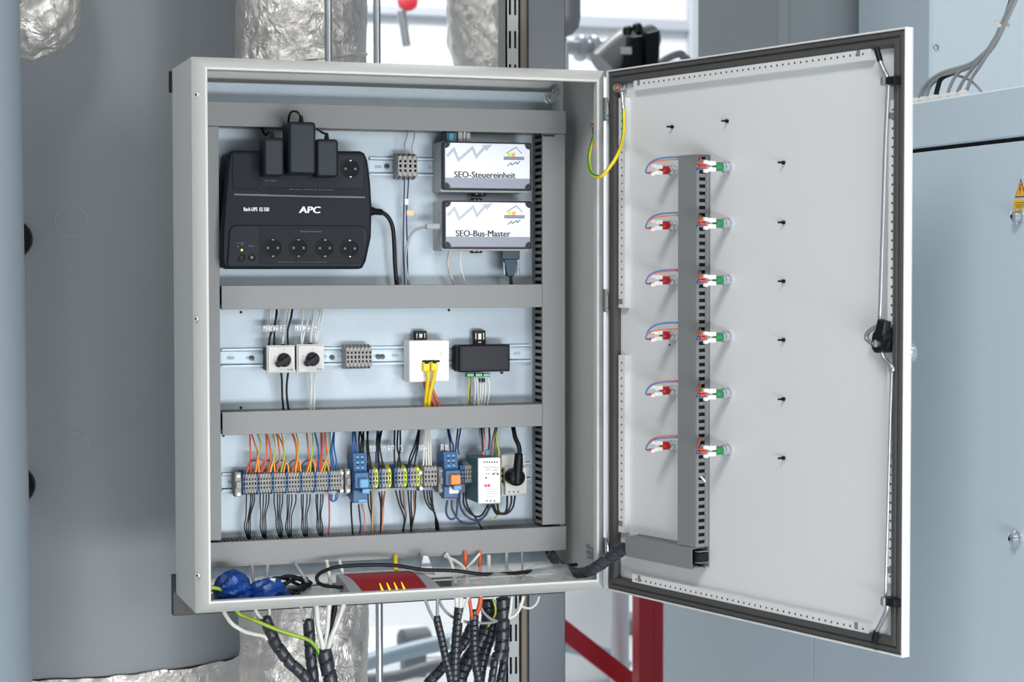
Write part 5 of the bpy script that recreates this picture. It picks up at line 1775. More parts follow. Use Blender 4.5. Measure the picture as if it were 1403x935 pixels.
wires([[(258, 372), (264, 320), (272, 300), (276, 372)], [(340, 372), (350, 330), (362, 310), (368, 372)], [(420, 372), (430, 320), (445, 330), (448, 372)], [(488, 372), (494, 320), (510, 300), (520, 372)], [(556, 372), (580, 300), (600, 320), (604, 372)], [(640, 372), (660, 310), (676, 330), (684, 372)]],
      c6, .149, .0016, M('amber_wire', (230, 150, 50), .45), 'amber bridging wire on top of the long terminal strip, %s from the left', 'amber bridges on the long strip')
wires([[(210 + 78 * i, 372), (218 + 78 * i, 325), (245 + 78 * i, 302), (272 + 78 * i, 318), (286 + 78 * i, 372)] for i in range(6)], c6, .157, .0015, DBLUEW, 'dark blue arched wire over the long terminal strip, %s from the left', 'dark arches over the long strip')
wires([[(600, top6, .17), (618, 220), (624, 300), (612, 372)], [(688, top6, .17), (690, 240), (696, 300), (704, 355)], [(712, top6, .17), (700, 220), (706, 290), (716, 355)], [(714, top6, .17), (712, 220), (724, 290), (730, 355)]],
      c6, .155, .0017, BLUEW, 'blue wire above the right half of the long terminal strip, %s from the left', 'blue wires above the long strip')
# black tails below
rows = []
for cx_, tops in ((212, (203, 228, 238, 249)), (304, (283, 302, 318, 333)), (398, (365, 385, 398, 413)), (452, (441, 452, 468, 490)), (545, (524, 534, 556, 573)), (634, (609, 618, 636, 648))):
    for j, x in enumerate(tops):
        k_ = (j - 1.5) * 7
        rows.append([(x, 500, .150), (x - 1, 545), (cx_ + (x - cx_) * 0.55 - 6, 620), (cx_ - 4 + k_ * 1.6, 690), (cx_ + 2 + k_, 740, .165), (cx_ + 14 + k_, 785, .172)])
wires(rows, c6, .157, .0012, BLK, 'black wire hanging below the long terminal strip, %s from the left', 'black wires below the long strip')
wires([[(683, 495), (685, 560), (686, 650), (679, 760, .17)]], c6, .155, .0016, REDW, 'single red wire hanging below the right end of the long strip', None)
wires([[(694, 500), (690, 525), (705, 541), (728, 530), (734, 505), (726, 495)], [(704, 500), (700, 530), (712, 540), (722, 525), (722, 500)]], c6, .150, .0015, BLUEW, 'blue wire loop under the right end of the long strip, %s of two', 'blue loops under the long strip')

# strip 2: above
wires([[(822, 125, .17), (822, 200), (818, 262)], [(836, 125, .17), (838, 200), (833, 262)], [(828, 125, .17), (842, 200), (846, 262)]], c6, .148, .0018, BLUEW, 'blue wire into the first blue relay from above, %s from the left', 'blue wires above the first relay')
wires([[(862, 125, .17), (858, 200), (866, 280)], [(888, 125, .17), (872, 200), (870, 280)], [(866, 125, .17), (878, 200), (888, 290)], [(884, 125, .17), (884, 200), (880, 290)], [(905, 125, .17), (912, 220), (930, 350)], [(912, 125, .17), (905, 230), (916, 350)], [(990, 125, .17), (970, 190), (972, 270), (980, 350)], [(992, 125, .17), (978, 210), (990, 290), (1000, 350)]],
      c6, .150, .0018, BLK, 'black wire beside the first blue relay, %s from the left', 'black wires by the first relay')
wires([[(966, 125, .17), (960, 220), (958, 300), (964, 350)], [(974, 125, .17), (962, 230), (970, 350)]], c6, .154, .0019, DBLUEW, 'thick dark blue wire above the terminals right of the first relay, %s from the left', 'blue wires right of the first relay')
wires([[(72, 100, .17), (70, 200), (72, 270)], [(88, 100, .17), (84, 180), (96, 240), (100, 275)], [(98, 100, .17), (98, 190), (88, 250), (86, 275)], [(186, 100, .17), (168, 170), (145, 230), (136, 275)], [(190, 100, .17), (172, 190), (150, 250), (144, 275)], [(190, 95, .17), (182, 180), (170, 240), (164, 275)]],
      c7, .152, .0018, BLK, 'black wire above the yellow-green terminals, %s from the left', 'black wires above the earth terminals')
wires([[(218, 100, .17), (212, 180), (208, 270)], [(224, 100, .17), (222, 180), (222, 270)], [(232, 100, .17), (232, 180), (234, 270)], [(238, 100, .17), (242, 180), (244, 270)]], c7, .156, .0017, WCABLE, 'pale wire above the grey terminals before the second relay, %s from the left', 'pale wires before the second relay')
wires([[(327, 95, .17), (340, 150), (350, 180), (344, 220)], [(372, 95, .17), (366, 150), (358, 215)], [(385, 95, .17), (376, 150), (372, 190), (378, 220)], [(322, 95, .17), (334, 160), (336, 212)]], c7, .150, .0018, DBLUEW, 'dark blue wire into the second relay from above, %s from the left', 'blue wires above the second relay')
# printed sleeves in row three
for i, x in enumerate((508, 513, 522, 527, 533, 538, 545, 550, 574, 579, 584, 606, 612)):
    y0 = 610.5 if i < 8 else (609.5 if i < 11 else 609)
    marker(x - 1.9, x + 1.9, y0, y0 + 8.5, .152, ('X1', 'X2', 'W3', 'N1', 'L2', 'PE')[i % 6], 'tiny white printed sleeve in the row above the bottom terminals, %s from the left' % nth(i), 'sleeves above the bottom terminals')
# below
wires([[(812, 545, .14), (814, 620), (820, 700), (823, 760, .17)]], c6, .155, .0018, BLK, 'black wire below the first relay', None)
wires([[(856, 560, .14), (864, 640), (868, 690), (858, 760, .17)]], c6, .155, .0016, DBLUEW, 'blue wire below the first relay', None)
wires([[(876, 560, .14), (892, 630), (892, 690), (884, 760, .17)], [(1012, 485), (1000, 560), (995, 680), (985, 760, .17)]], c6, .155, .0016, PINKW, 'salmon wire hanging between the relays, %s from the left', 'salmon wires')
wires([[(910, 480), (914, 560), (932, 640), (934, 760, .17)], [(926, 480), (930, 570), (936, 660), (930, 760, .17)], [(975, 485), (985, 560), (985, 660), (984, 760, .17)], [(990, 485), (990, 580), (988, 760, .17)]], c6, .156, .0016, BLK, 'black wire hanging below the terminals right of the first relay, %s from the left', 'black wires right of the first relay')
wires([[(944, 480), (938, 580), (936, 680), (937, 760, .17)]], c6, .154, .0016, M('ochre_wire', (196, 150, 90), .5), 'ochre wire hanging right of the first relay', None)
wires([[(10, 392, .15), (18, 470), (8, 600, .17)], [(25, 392, .15), (14, 480), (6, 600, .17)]], c7, .156, .0016, BROWNW, 'brown wire below the first yellow-green terminals, %s from the left', 'brown wires below the first earth terminals')
wires([[(76, 388), (92, 450), (112, 500), (118, 530), (112, 595, .17)], [(95, 388), (104, 450), (124, 490), (122, 530), (108, 595, .17)], [(135, 388), (140, 450), (146, 520), (150, 595, .17)], [(150, 388), (150, 460), (154, 530), (148, 595, .17)], [(172, 388), (170, 440), (168, 490), (152, 560), (150, 595, .17)]],
      c7, .156, .0016, BLK, 'black wire below the middle yellow-green terminals, %s from the left', 'black wires below the middle earth terminals')
wires([[(112, 388), (118, 460), (124, 510), (106, 595, .17)], [(162, 388), (164, 450), (164, 500), (148, 595, .17)]], c7, .154, .0016, BROWNW, 'brown wire below the middle yellow-green terminals, %s from the left', 'brown wires below the middle earth terminals')
wires([[(210, 388), (216, 430), (236, 470), (262, 500), (268, 590, .17)], [(224, 388), (232, 440), (254, 480), (266, 510), (275, 590, .17)], [(236, 388), (244, 440), (258, 490), (270, 530), (272, 590, .17)], [(247, 388), (252, 450), (262, 500), (276, 540), (281, 590, .17)]],
      c7, .156, .0017, BLK, 'black wire below the grey terminals before the second relay, %s from the left', 'black wires before the second relay')
# loops round the power supply
wires([[(322, 435), (316, 480), (322, 510), (342, 526), (362, 512), (368, 470), (372, 400)], [(342, 435), (346, 480), (378, 530), (432, 548), (480, 530), (518, 480), (530, 455)], [(380, 395), (382, 460), (410, 508), (460, 530), (505, 505), (522, 455)]],
      c7, .140, .0021, DBLUEW, 'dark blue loop of wire under the second relay and power supply, %s from the left', 'blue loops at the power supply')
wires([[(398, 400), (402, 460), (440, 505), (480, 510), (508, 470), (512, 455)], [(408, 400), (416, 460), (456, 520), (480, 560), (492, 585, .17)], [(540, 455), (560, 495), (600, 500), (632, 470), (644, 410)], [(560, 455), (565, 490), (590, 500), (604, 470), (606, 410)], [(532, 455), (556, 500), (604, 490), (624, 450), (626, 410)]],
      c7, .143, .0020, BLK, 'black wire looping beneath the power supply and socket, %s from the left', 'black loops at the power supply')
wires([[(568, 450), (562, 500), (540, 526), (520, 515)], [(556, 450), (572, 490), (598, 496), (606, 470)]], c7, .146, .0016, YGRN, 'yellow-green wire looping beneath the power supply, %s of two', 'yellow-green loops at the power supply')
# above the power supply
wires([[(484, 92, .165), (488, 150), (490, 200), (492, 228)], [(520, 92, .165), (522, 150), (516, 200), (512, 225)]], c7, .125, .0019, DBLUEW, 'dark blue wire down into the power supply top, %s of two', 'blue wires above the power supply')
wires([[(494, 92, .165), (500, 150), (498, 190), (494, 228)]], c7, .122, .0019, PINKW, 'salmon wire down into the power supply top', None)
wires([[(550, 92, .165), (536, 150), (530, 190), (528, 228)], [(556, 92, .165), (548, 160), (552, 228)]], c7, .125, .0019, BROWNW, 'brown wire down into the power supply top, %s of two', 'brown wires above the power supply')
wires([[(548, 92, .165), (556, 150), (566, 200), (566, 228)]], c7, .123, .0018, YGRN, 'yellow-green wire down into the power supply top', None)
wires([[(476, 92, .165), (478, 140), (494, 195), (498, 225)]], c7, .128, .0016, M('grey_thin', (120, 126, 132), .5), 'grey wire down into the power supply top', None)
p0, p1 = P(*c7(500, 228), .118), P(*c7(520, 196), .118)
MB().box(p0.x, p1.x, .118, .126, p0.z, p1.z, 0.001).top('wire_clip', TEAL2, 'small teal clip on the wires entering the power supply', 'clip')
p0, p1 = P(*c7(488, 222), .117), P(*c7(498, 205), .117)
MB().box(p0.x, p1.x, .117, .125, p0.z, p1.z, 0.001).top('wire_clip', ORANGE, 'small orange clip on the wires entering the power supply', 'clip')

# ------------------------------------------------------------------ lamps and pins on the door
def lamp(px, py, colr, lab, grp):
    b = D(px, py, YD)
    x, z = b.x, b.z
    t_ = thing('indicator_lamp', lab, 'lamp', (x, YD, z), DOOR, grp)
    y = YD
    s = MB().lathe([(0.0098, 0), (0.0098, -0.003), (0.0086, -0.004), (0.0086, -0.008), (0.0098, -0.009), (0.0098, -0.013), (0.0080, -0.0145), (0.0080, -0.018)], (x, y, z), (0, 1, 0), 16)
    s.build('chrome_barrel', CHROME, t_)
    MB().lathe([(0.0078, -0.018), (0.0078, -0.031), (0.0066, -0.033)], (x, y, z), (0, 1, 0), 16).build('lamp_holder', colr, t_)
    for q, dz in ((-1, 0.0055), (1, -0.0055)):
        dz2 = dz * (1.3 if dz > 0 else 1.5)
        c = MB()
        c.box(x - 0.0045, x + 0.0045, y - 0.050, y - 0.032, z + dz - 0.004, z + dz + 0.004, 0.0015)
        c.box(x - 0.0032, x + 0.0032, y - 0.058, y - 0.049, z + dz2 - 0.0032, z + dz2 + 0.0032, 0.0012)
        c.build('connector', WHITE, t_)
    return t_, x, z


def pwires(t_, x, z, left):
    ye = YD - 0.057
    if left:
        ut = ux0
        specs = ((LBLUEW, 0.004, -0.026, 0.020 + random.uniform(-.004, .004)), (ORANGE, -0.002, -0.018, 0.014 + random.uniform(-.004, .006)), (REDW, -0.006, -0.012, 0.006))
        for m_, dz, dy, up in specs:
            pts = [(x, ye + 0.002, z - 0.006 + dz * 0.3), (x - 0.002, ye - 0.010, z - 0.005), (x + 0.004, ye - 0.006, z + up * 0.55), (x + 0.018, YD - 0.050, z + up), (ut - 0.006, YD - 0.026, z + up + 0.002), (ut + 0.004, YD - 0.016, z + up)]
            if m_ is REDW:
                pts = [(x, ye + 0.003, z - 0.006), (x + 0.001, ye - 0.003, z - 0.006), (x + 0.001, ye - 0.008, z - 0.006)]
            MB().tube(pts, (0.0012 if m_ is ORANGE else 0.0016) if m_ is not REDW else 0.0018, 6).build('lead', m_, t_, {'light_blue_wire': 'blue lead', 'orange_wire': 'orange lead', 'red_wire': 'red lead end'}[m_.name], angle=70)
    else:
        ut = ux1
        for m_, dz, up in ((ORANGE, 0.004, 0.012 + random.uniform(-.004, .006)), (LBLUEW, -0.004, 0.004)):
            pts = [(x, ye + 0.003, z + dz), (x - 0.006, ye - 0.006, z + dz), (x - 0.03, YD - 0.050, z + dz * 1.2), (ut + 0.012, YD - 0.036, z + up * 0.4), (ut + 0.002, YD - 0.024, z + up), (ut - 0.012, YD - 0.016, z + up + .002)]
            MB().tube(pts, 0.0015, 6).build('lead', m_, t_, {'light_blue_wire': 'blue lead', 'orange_wire': 'orange lead'}[m_.name], angle=70)
        MB().tube([(x, ye + 0.004, z - 0.001), (x - .001, ye - 0.003, z - 0.001), (x - .002, ye - 0.008, z)], 0.0026, 6).build('lead', REDW, t_, 'red lead end', angle=70)


rowsn = ('top', 'second', 'third', 'fourth', 'fifth', 'lowest')
for i in range(6):
    gy_ = 229 + (616.7 - 229) * i / 5
    ry_ = 233.7 + (610 - 233.7) * i / 5
    t, x, z = lamp(925.5, ry_, REDP, 'red indicator lamp left of the door duct, %s of the red column' % (rowsn[i] if i in (0, 5) else rowsn[i] + ' from the top'), 'red indicator lamps')
    pwires(t, x, z, True)
    t, x, z = lamp(999, gy_, GREENP, 'green indicator lamp right of the door duct, %s of the green column' % (rowsn[i] if i in (0, 5) else rowsn[i] + ' from the top'), 'green indicator lamps')
    pwires(t, x, z, False)
pins = ((922, 174, 'small black pin on the upper door, nearest the top left'), (997, 166, 'small black pin on the upper door above the green lamps'),
        (1074.5, 223, 'small black door pin level with the top lamps'), (1074.5, 305, 'small black door pin level with the second row of lamps'), (1074.5, 385.5, 'small black door pin level with the third row of lamps'),
        (1074.5, 466, 'small black door pin level with the fourth row of lamps'), (1074.5, 547, 'small black door pin level with the fifth row of lamps'), (1074.5, 627.8, 'small black door pin level with the lowest lamps'))
for px, py, lab in pins:
    b = D(px, py, YD)
    MB().lathe([(0.0034, 0), (0.0034, -0.004), (0.0018, -0.0045), (0.0018, -0.0135), (0.0012, -0.0145)], (b.x, YD, b.z), (0, 1, 0), 12).top('door_pin', BLACK, lab, 'pin', 'black pins on the door', DOOR)
b = D(918, 473, YD)
MB().lathe([(0.0016, 0), (0.0014, -0.002)], (b.x, YD, b.z), (0, 1, 0), 10).top('door_pin', BLACK, 'tiny black dot-like stud beside the fourth red lamp', 'pin', None, DOOR)
# orange run inside the door duct, white tie
MB().tube([(ux1 - 0.012, YD - 0.018, D(960, 600, YD - .018).z), (ux1 - 0.010, YD - 0.017, D(960, 650, YD - .018).z), (ux1 - 0.011, YD - 0.018, D(960, 705, YD - .018).z)], 0.004, 8).top('wire', ORANGE, 'orange wire run inside the lower part of the door duct', 'wire', None, DOOR, angle=70)
MB().tube([(ux1 - 0.02, YD - 0.021, hz1 + 0.012), (ux1 - 0.014, YD - 0.012, D(960, 500, YD - .018).z), (ux1 - 0.016, YD - 0.014, D(960, 230, YD - .018).z)], 0.003, 6).top('wire', BLK, 'dark wire run inside the whole door duct', 'wire', None, DOOR, angle=70)
p = D(962, 656, YD - 0.02)
MB().tube([(ux1 - 0.006, p.y, p.z + 0.004), (ux1 + 0.003, p.y, p.z + 0.001), (ux1 + 0.004, p.y + 0.006, p.z - 0.006)], 0.002, 6).top('cable_tie', WHITE, 'white tie end poking out of the door duct', 'cable tie', None, DOOR)

# ------------------------------------------------------------------ cabinet floor
def blob(c, sx, sy, sz, amp, sc, seed, sub=4, pleat=0.0):
    bm_ = bmesh.new()
    bmesh.ops.create_icosphere(bm_, subdivisions=sub, radius=1.0)
    mb = MB().add([tuple(v.co) for v in bm_.verts], [tuple(v.index for v in f.verts) for f in bm_.faces])
    bm_.free()
    vs = []
    for v in mb.v:
        x, y, z = v
        if pleat:
            a = math.atan2(z, y)
            k_ = 1 + pleat * math.sin(a * 9 + x * 4 + seed)
            y *= k_; z *= k_
        z = max(z, -0.45)
        vs.append((c[0] + x * sx, c[1] + y * sy, c[2] + z * sz))
    mb.v = vs
    crumple(mb, amp, sc, seed)
    mb.v = [(v[0], v[1], max(v[2], 0.0026)) for v in mb.v]
    return mb


c = P(320, 803, 0.06)
blob((c.x, 0.06, 0.024), 0.037, 0.05, 0.036, 0.006, 40, 2.0, 4, 0.13).top('blue_film_bundle', BLUEBAG, 'larger crumpled blue plastic bundle in the cabinet bottom corner', 'plastic bag', angle=30)
c = P(368, 805, 0.05)
blob((c.x, 0.05, 0.019), 0.040, 0.035, 0.026, 0.005, 45, 6.0, 4, 0.14).top('blue_film_bundle', BLUEBAG, 'smaller crumpled blue plastic bundle next to the black coil', 'plastic bag', angle=30)
wire('earth_cable', W3([(284, 803, .02), (300, 808, .03), (314, 816, .06), (322, 824, .10), (326, 838, .13)], .05), 0.0042, GRNW, 'green and yellow cable at the cabinet floor beside the blue bundle', 'cable', None, CAB, 10) if False else None
ctr = P(395, 801, 0.085)
pts = []
for i in range(5 * 14 + 1):
    a = 2 * math.pi * i / 14
    k_ = i / 70
    pts.append((ctr.x + (0.036 + 0.006 * math.sin(3 * a + i)) * math.cos(a), ctr.y - 0.005 + 0.028 * math.sin(a) + 0.004 * math.sin(i * 1.7), 0.016 + 0.034 * abs(math.sin(a * 0.5 + i * .3)) * 0.5 + 0.008 * math.sin(a)))
t = thing('coiled_lead', 'black coiled lead lying between the blue bundle and the router', 'cable', (ctr.x, ctr.y, 0.003))
MB().tube(pts, 0.0034, 7, seg=2).build('coil', BLK, t, angle=70)
p = P(374, 796, 0.045)
MB().box(p.x - 0.005, p.x + 0.005, p.y, p.y + 0.003, p.z - 0.003, p.z + 0.004).build('tie_label', WHITE, t, 'white tie label')
c = P(440, 806, 0.05)
blob((c.x, 0.055, 0.012), 0.040, 0.03, 0.014, 0.004, 60, 9.0, 3).top('clear_film_scrap', FILM, 'scrap of clear crumpled film left of the red router', 'plastic bag', angle=180)

# router
zr0 = 0.003
yf_r, yb_r = 0.012, 0.082
xa, xb = P(481, 810, yf_r).x, P(606, 806, yf_r).x
ztf = P(540, 811.5, yf_r).z
ztb = P(540, 784, yb_r).z
t = thing('router', 'red and silver router with four yellow lights on the cabinet floor', 'router', ((xa + xb) / 2, (yf_r + yb_r) / 2, zr0))


def wedge(x0f, x1f, x0b, x1b, lift, b0, dz0=0.0):
    zf, zb_ = ztf + lift, ztb + lift
    n = 6
    vs = []
    for s in range(n + 1):
        f = s / n
        y = yf_r + b0 + (yb_r - yf_r - 2 * b0) * f
        z = zf + (zb_ - zf) * math.sin(f * math.pi / 2)
        xl_, xr_ = x0f + (x0b - x0f) * f, x1f + (x1b - x1f) * f
        vs += [(xl_, y, zr0 + dz0), (xr_, y, zr0 + dz0), (xr_, y, z), (xl_, y, z)]
    fs = [(0, 1, 2, 3)]
    for s in range(n):
        a, b = s * 4, s * 4 + 4
        fs += [(a + i, a + (i + 1) % 4, b + (i + 1) % 4, b + i) for i in range(4)]
    e = n * 4
    fs.append((e + 3, e + 2, e + 1, e))
    return MB().add(vs, fs)


wedge(xa, xb, xa - 0.012, xb - 0.030, 0, 0).build('case', ROUTS, t, 'silver case')
rx0, rx1 = P(499, 810, yf_r).x, P(587, 808, yf_r).x
wedge(rx0, rx1, rx0 - 0.022, rx1 - 0.018, 0.0012, -0.0006, 0.002).build('red_cover', ROUTR, t, 'dark red top cover')
for px in (524.5, 534.5, 544.5, 554.5):
    p = P(px, 808, yf_r)
    mb = MB()
    y0, y1 = yf_r - 0.0012, yf_r + 0.022
    z0_ = ztf + 0.0014
    z1_ = ztf + (ztb - ztf) * math.sin(0.31 * math.pi / 2) + 0.0016
    mb.add([(p.x - 0.0022, y0, z0_ - 0.006), (p.x + 0.0022, y0, z0_ - 0.006), (p.x + 0.0026, y0, z0_ + .0005), (p.x - 0.0022, y0, z0_ + .0005), (p.x - 0.001, y1, z1_ + .0005), (p.x + 0.0002, y1, z1_ + .0005)], [(0, 1, 2, 3), (3, 2, 5, 4)])
    mb.build('light_bar', LEDY, t, 'glowing yellow light bar', flat=True)
# wing at the back right
w0, w1 = P(578, 784, yb_r), P(600, 786, yb_r)
MB().prism([(w0.x - 0.006, ztb - 0.004), (w1.x - 0.006, ztb - 0.010), (w0.x + 0.012, ztb + 0.028), (w0.x + 0.002, ztb + 0.030)], yb_r - 0.004, yb_r + 0.004, 'y', 0.001).build('antenna_fin', ROUTS, t, 'silver fin')

c = P(712, 797, 0.07)
blob((P(668, 797, .06).x, 0.062, 0.016), 0.075, 0.045, 0.026, 0.007, 30, 12.0, 4).top('clear_film_bag', FILM, 'clear crumpled plastic bag lying right of the router', 'plastic bag', angle=180)
blob((P(752, 792, .06).x, 0.060, 0.016), 0.062, 0.04, 0.030, 0.006, 34, 15.0, 4).top('clear_film_bag', FILM, 'clear crumpled plastic bag near the black spiral hose', 'plastic bag', angle=180)

# cables rising behind the lowest duct
rise = [(c8, [(925, 120, .10), (938, 190, .09), (947, 255, .085), (955, 330, .085)], .0034, WCABLE, 'white cable rising behind the lowest duct, left of the router'),
        (c8, [(1000, 120, .10), (1015, 180, .09), (1028, 250, .085), (1035, 330, .085)], .0034, WCABLE, 'white cable rising at the left back of the red router'),
        (c8, [(745, 145, .11), (775, 190, .09), (812, 250, .08), (838, 300, .08)], .0034, GCABLE, 'grey cable slanting down beside the black coil'),
        (c8, [(490, 135, .13), (495, 200, .12), (500, 330, .12)], .0032, GCABLE, 'grey cable rising behind the blue bundles, first from the left'),
        (c8, [(582, 135, .13), (578, 200, .12), (585, 330, .12)], .0032, GCABLE, 'grey cable rising behind the blue bundles, second from the left'),
        (c7, [(318, 690, .12), (340, 730, .10), (352, 780, .09), (360, 830, .085)], .0034, WCABLE, 'white cable rising right of the router, nearest to it'),
        (c7, [(310, 700, .12), (370, 730, .10), (405, 765, .09), (420, 835, .085)], .0034, WCABLE, 'white cable crossing down right of the router, second from it'),
        (c7, [(408, 680, .12), (408, 740, .11), (410, 860, .11)], .0036, ORANGE, 'orange cable rising behind the lowest duct, left of two'),
        (c7, [(476, 680, .12), (476, 740, .11), (478, 860, .11)], .0036, ORANGE, 'orange cable rising behind the lowest duct, right of two'),
        (c7, [(474, 690, .11), (440, 730, .10), (412, 760, .095)], .0026, WCABLE, 'short white cable crossing in front of the orange cables'),
        (c7, [(77, 700, .12), (77, 745, .10), (80, 770, .09)], .0040, YELW, 'yellow cable end rising behind the router'),
        (c7, [(602, 680, .13), (603, 745, .12), (606, 860, .12)], .0036, GCABLE, 'grey cable rising behind the clear bags'),
        (c7, [(518, 700, .12), (520, 760, .10), (522, 800, .10)], .0040, WCABLE, 'thick white cable end standing behind the clear bag'),
        (c7, [(676, 680, .13), (678, 760, .12), (680, 860, .12)], .0022, GCABLE, 'thin grey cable rising behind the clear bags near the spiral hose'),
        (c7, [(200, 690, .12), (214, 740, .10), (226, 770, .09)], .0030, GCABLE, 'grey cable end behind the router fin')]
for crop, pth, r, m_, lab in rise:
    wire('cable', [P(*crop(q[0], q[1]), q[2]) for q in pth], r, m_, lab, 'cable', 'cables rising from the cabinet floor', n=8)
wire('cable', [P(*q) for q in [(436, 799, .045), (434, 792, .05), (440, 785, .06), (458, 778, .07), (480, 775.5, .07), (505, 774.5, .065), (540, 775, .06), (580, 781, .05), (624, 782.5, .04), (660, 787, .035), (700, 786, .04), (735, 782, .05), (766, 777, .07), (790, 774, .09)]], 0.0036, BLK, 'long black cable lying across behind the router towards the spiral hose', 'cable', None, n=8)
wire('cable', [P(*q) for q in [(436, 799, .045), (446, 803, .05), (465, 805, .05), (486, 803, .05)]], 0.0034, BLK, 'short black cable loop at the left end of the router', 'cable', None, n=8)
wire('earth_cable', [P(*q) for q in [(284, 805, .03), (298, 807, .035), (312, 815, .05), (319, 824, .075), (322, 834, .10), (328, 842, .12), (339, 846.5, .115), (352, 852, .105), (386, 865.6, .10), (418, 875.6, .105), (428, 882, .115), (435, 892, .125), (437, 900, .13)]], 0.0042, None, 'green and yellow striped cable leaving the cabinet floor and hanging below it', 'cable') if False else None
mb = MB().tube([P(*q) for q in [(282, 805, .03), (298, 807, .035), (312, 815, .05), (319, 824, .085), (322, 834, .11), (328, 842, .12), (339, 846.5, .115), (352, 852, .105), (386, 865.6, .10), (418, 875.6, .105), (428, 882, .115), (435, 892, .125), (437, 900, .13)]], 0.0040, 10, mf=lambda i, k: 1 if k in (2, 3, 4, 7, 8) else 0)
mb.top('earth_cable', [GRNW, YGRN], 'green and yellow striped cable leaving the cabinet floor and hanging below it', 'cable', angle=70)


# ------------------------------------------------------------------ spiral hoses and cables under the cabinet
def hose(label, pts, r, pitch=0.02, taper=None, group=None, name='spiral_hose', inner=BLK, gap=0.13):
    t_ = thing(name, label, 'hose', pts[0], CAB, group)
    pts = [Vector(p) for p in pts]
    L = sum((a - b).length for a, b in zip(pts[:-1], pts[1:]))
    seg = max(6, int(L / pitch * 9 / max(1, len(pts) - 1)))

    def rf(s, a):
        k_ = (taper(s / L) if taper else 1.0)
        ph = (s / pitch - a / (2 * math.pi)) % 1.0
        return r * k_ * (0.70 if ph < gap else 1.0 + 0.04 * (ph - 0.5))

    MB().tube(pts, r, 16, 0, seg, rf).build('wrap', M('hose_black', (46, 50, 57), 0.36), t_, angle=40)
    return t_


ca = lambda x, y: (300 + x / 7.015, 820 + y / 7.015)
cb = lambda x, y: (580 + x / 7.79, 815 + y / 7.79)


def Wc(crop, seq): return [P(*crop(q[0], q[1]), q[2]) for q in seq]


hose('black spiral hose furthest left under the cabinet, slanting to the right', Wc(ca, [(440, 185, .13), (462, 240, .13), (535, 420, .125), (610, 530, .12), (680, 620, .12), (770, 700, .12), (860, 800, .12), (930, 900, .12)]), .0115, .022)
hose('black spiral hose under the cabinet, second from the left', Wc(ca, [(858, 205, .14), (868, 330, .14), (880, 540, .14), (905, 760, .14), (915, 900, .14)]), .0112, .024)
hose('black spiral hose under the cabinet, third from the left, green cable entering it', Wc(ca, [(1008, 490, .13), (1030, 600, .13), (1050, 700, .13), (1075, 800, .13), (1090, 900, .13)]), .0145, .024)
hose('thin black spiral hose under the cabinet below the router fin', Wc(cb, [(138, 235, .12), (170, 370, .12), (205, 520, .12), (240, 690, .12), (275, 820, .12), (310, 1000, .12)]), .0078, .010)
hose('black spiral hose under the cabinet with white cables at its top', Wc(cb, [(385, 140, .12), (370, 280, .12), (355, 450, .12), (342, 650, .12), (336, 800, .12), (338, 1000, .12)]), .0098, .011)
hose('black spiral hose under the cabinet with orange cables at its top', Wc(cb, [(545, 165, .125), (540, 350, .125), (542, 520, .125), (552, 700, .125), (575, 820, .125), (610, 1000, .125)]), .0090, .010)
hose('thickest black spiral hose under the cabinet, beside the slotted strut', Wc(cb, [(848, 40, .15), (850, 200, .15), (848, 400, .15), (835, 560, .15), (795, 690, .15)]), .0138, .021)
hose('dark spiral hose leaning left behind the others under the cabinet', Wc(cb, [(520, 330, .19), (440, 500, .19), (330, 640, .19), (200, 790, .19), (40, 960, .19)]), .0105, .014)
hose('dark spiral hose leaning left behind the orange-topped one', Wc(cb, [(690, 60, .20), (690, 300, .20), (600, 520, .20), (490, 680, .20), (400, 860, .20), (380, 1000, .2)]), .0150, .014)
hose('dark spiral hose behind the thickest one, slanting left', Wc(cb, [(770, 200, .19), (720, 420, .19), (670, 580, .19), (630, 720, .19), (600, 900, .19), (590, 1000, .19)]), .0110, .012)
hose('dark spiral hose under the end of the thickest one, left of two', Wc(cb, [(765, 690, .155), (745, 830, .155), (720, 1000, .155)]), .0078, .016)
hose('dark spiral hose under the end of the thickest one, right of two', Wc(cb, [(880, 560, .17), (860, 720, .17), (830, 860, .17), (800, 1000, .17)]), .0078, .016)

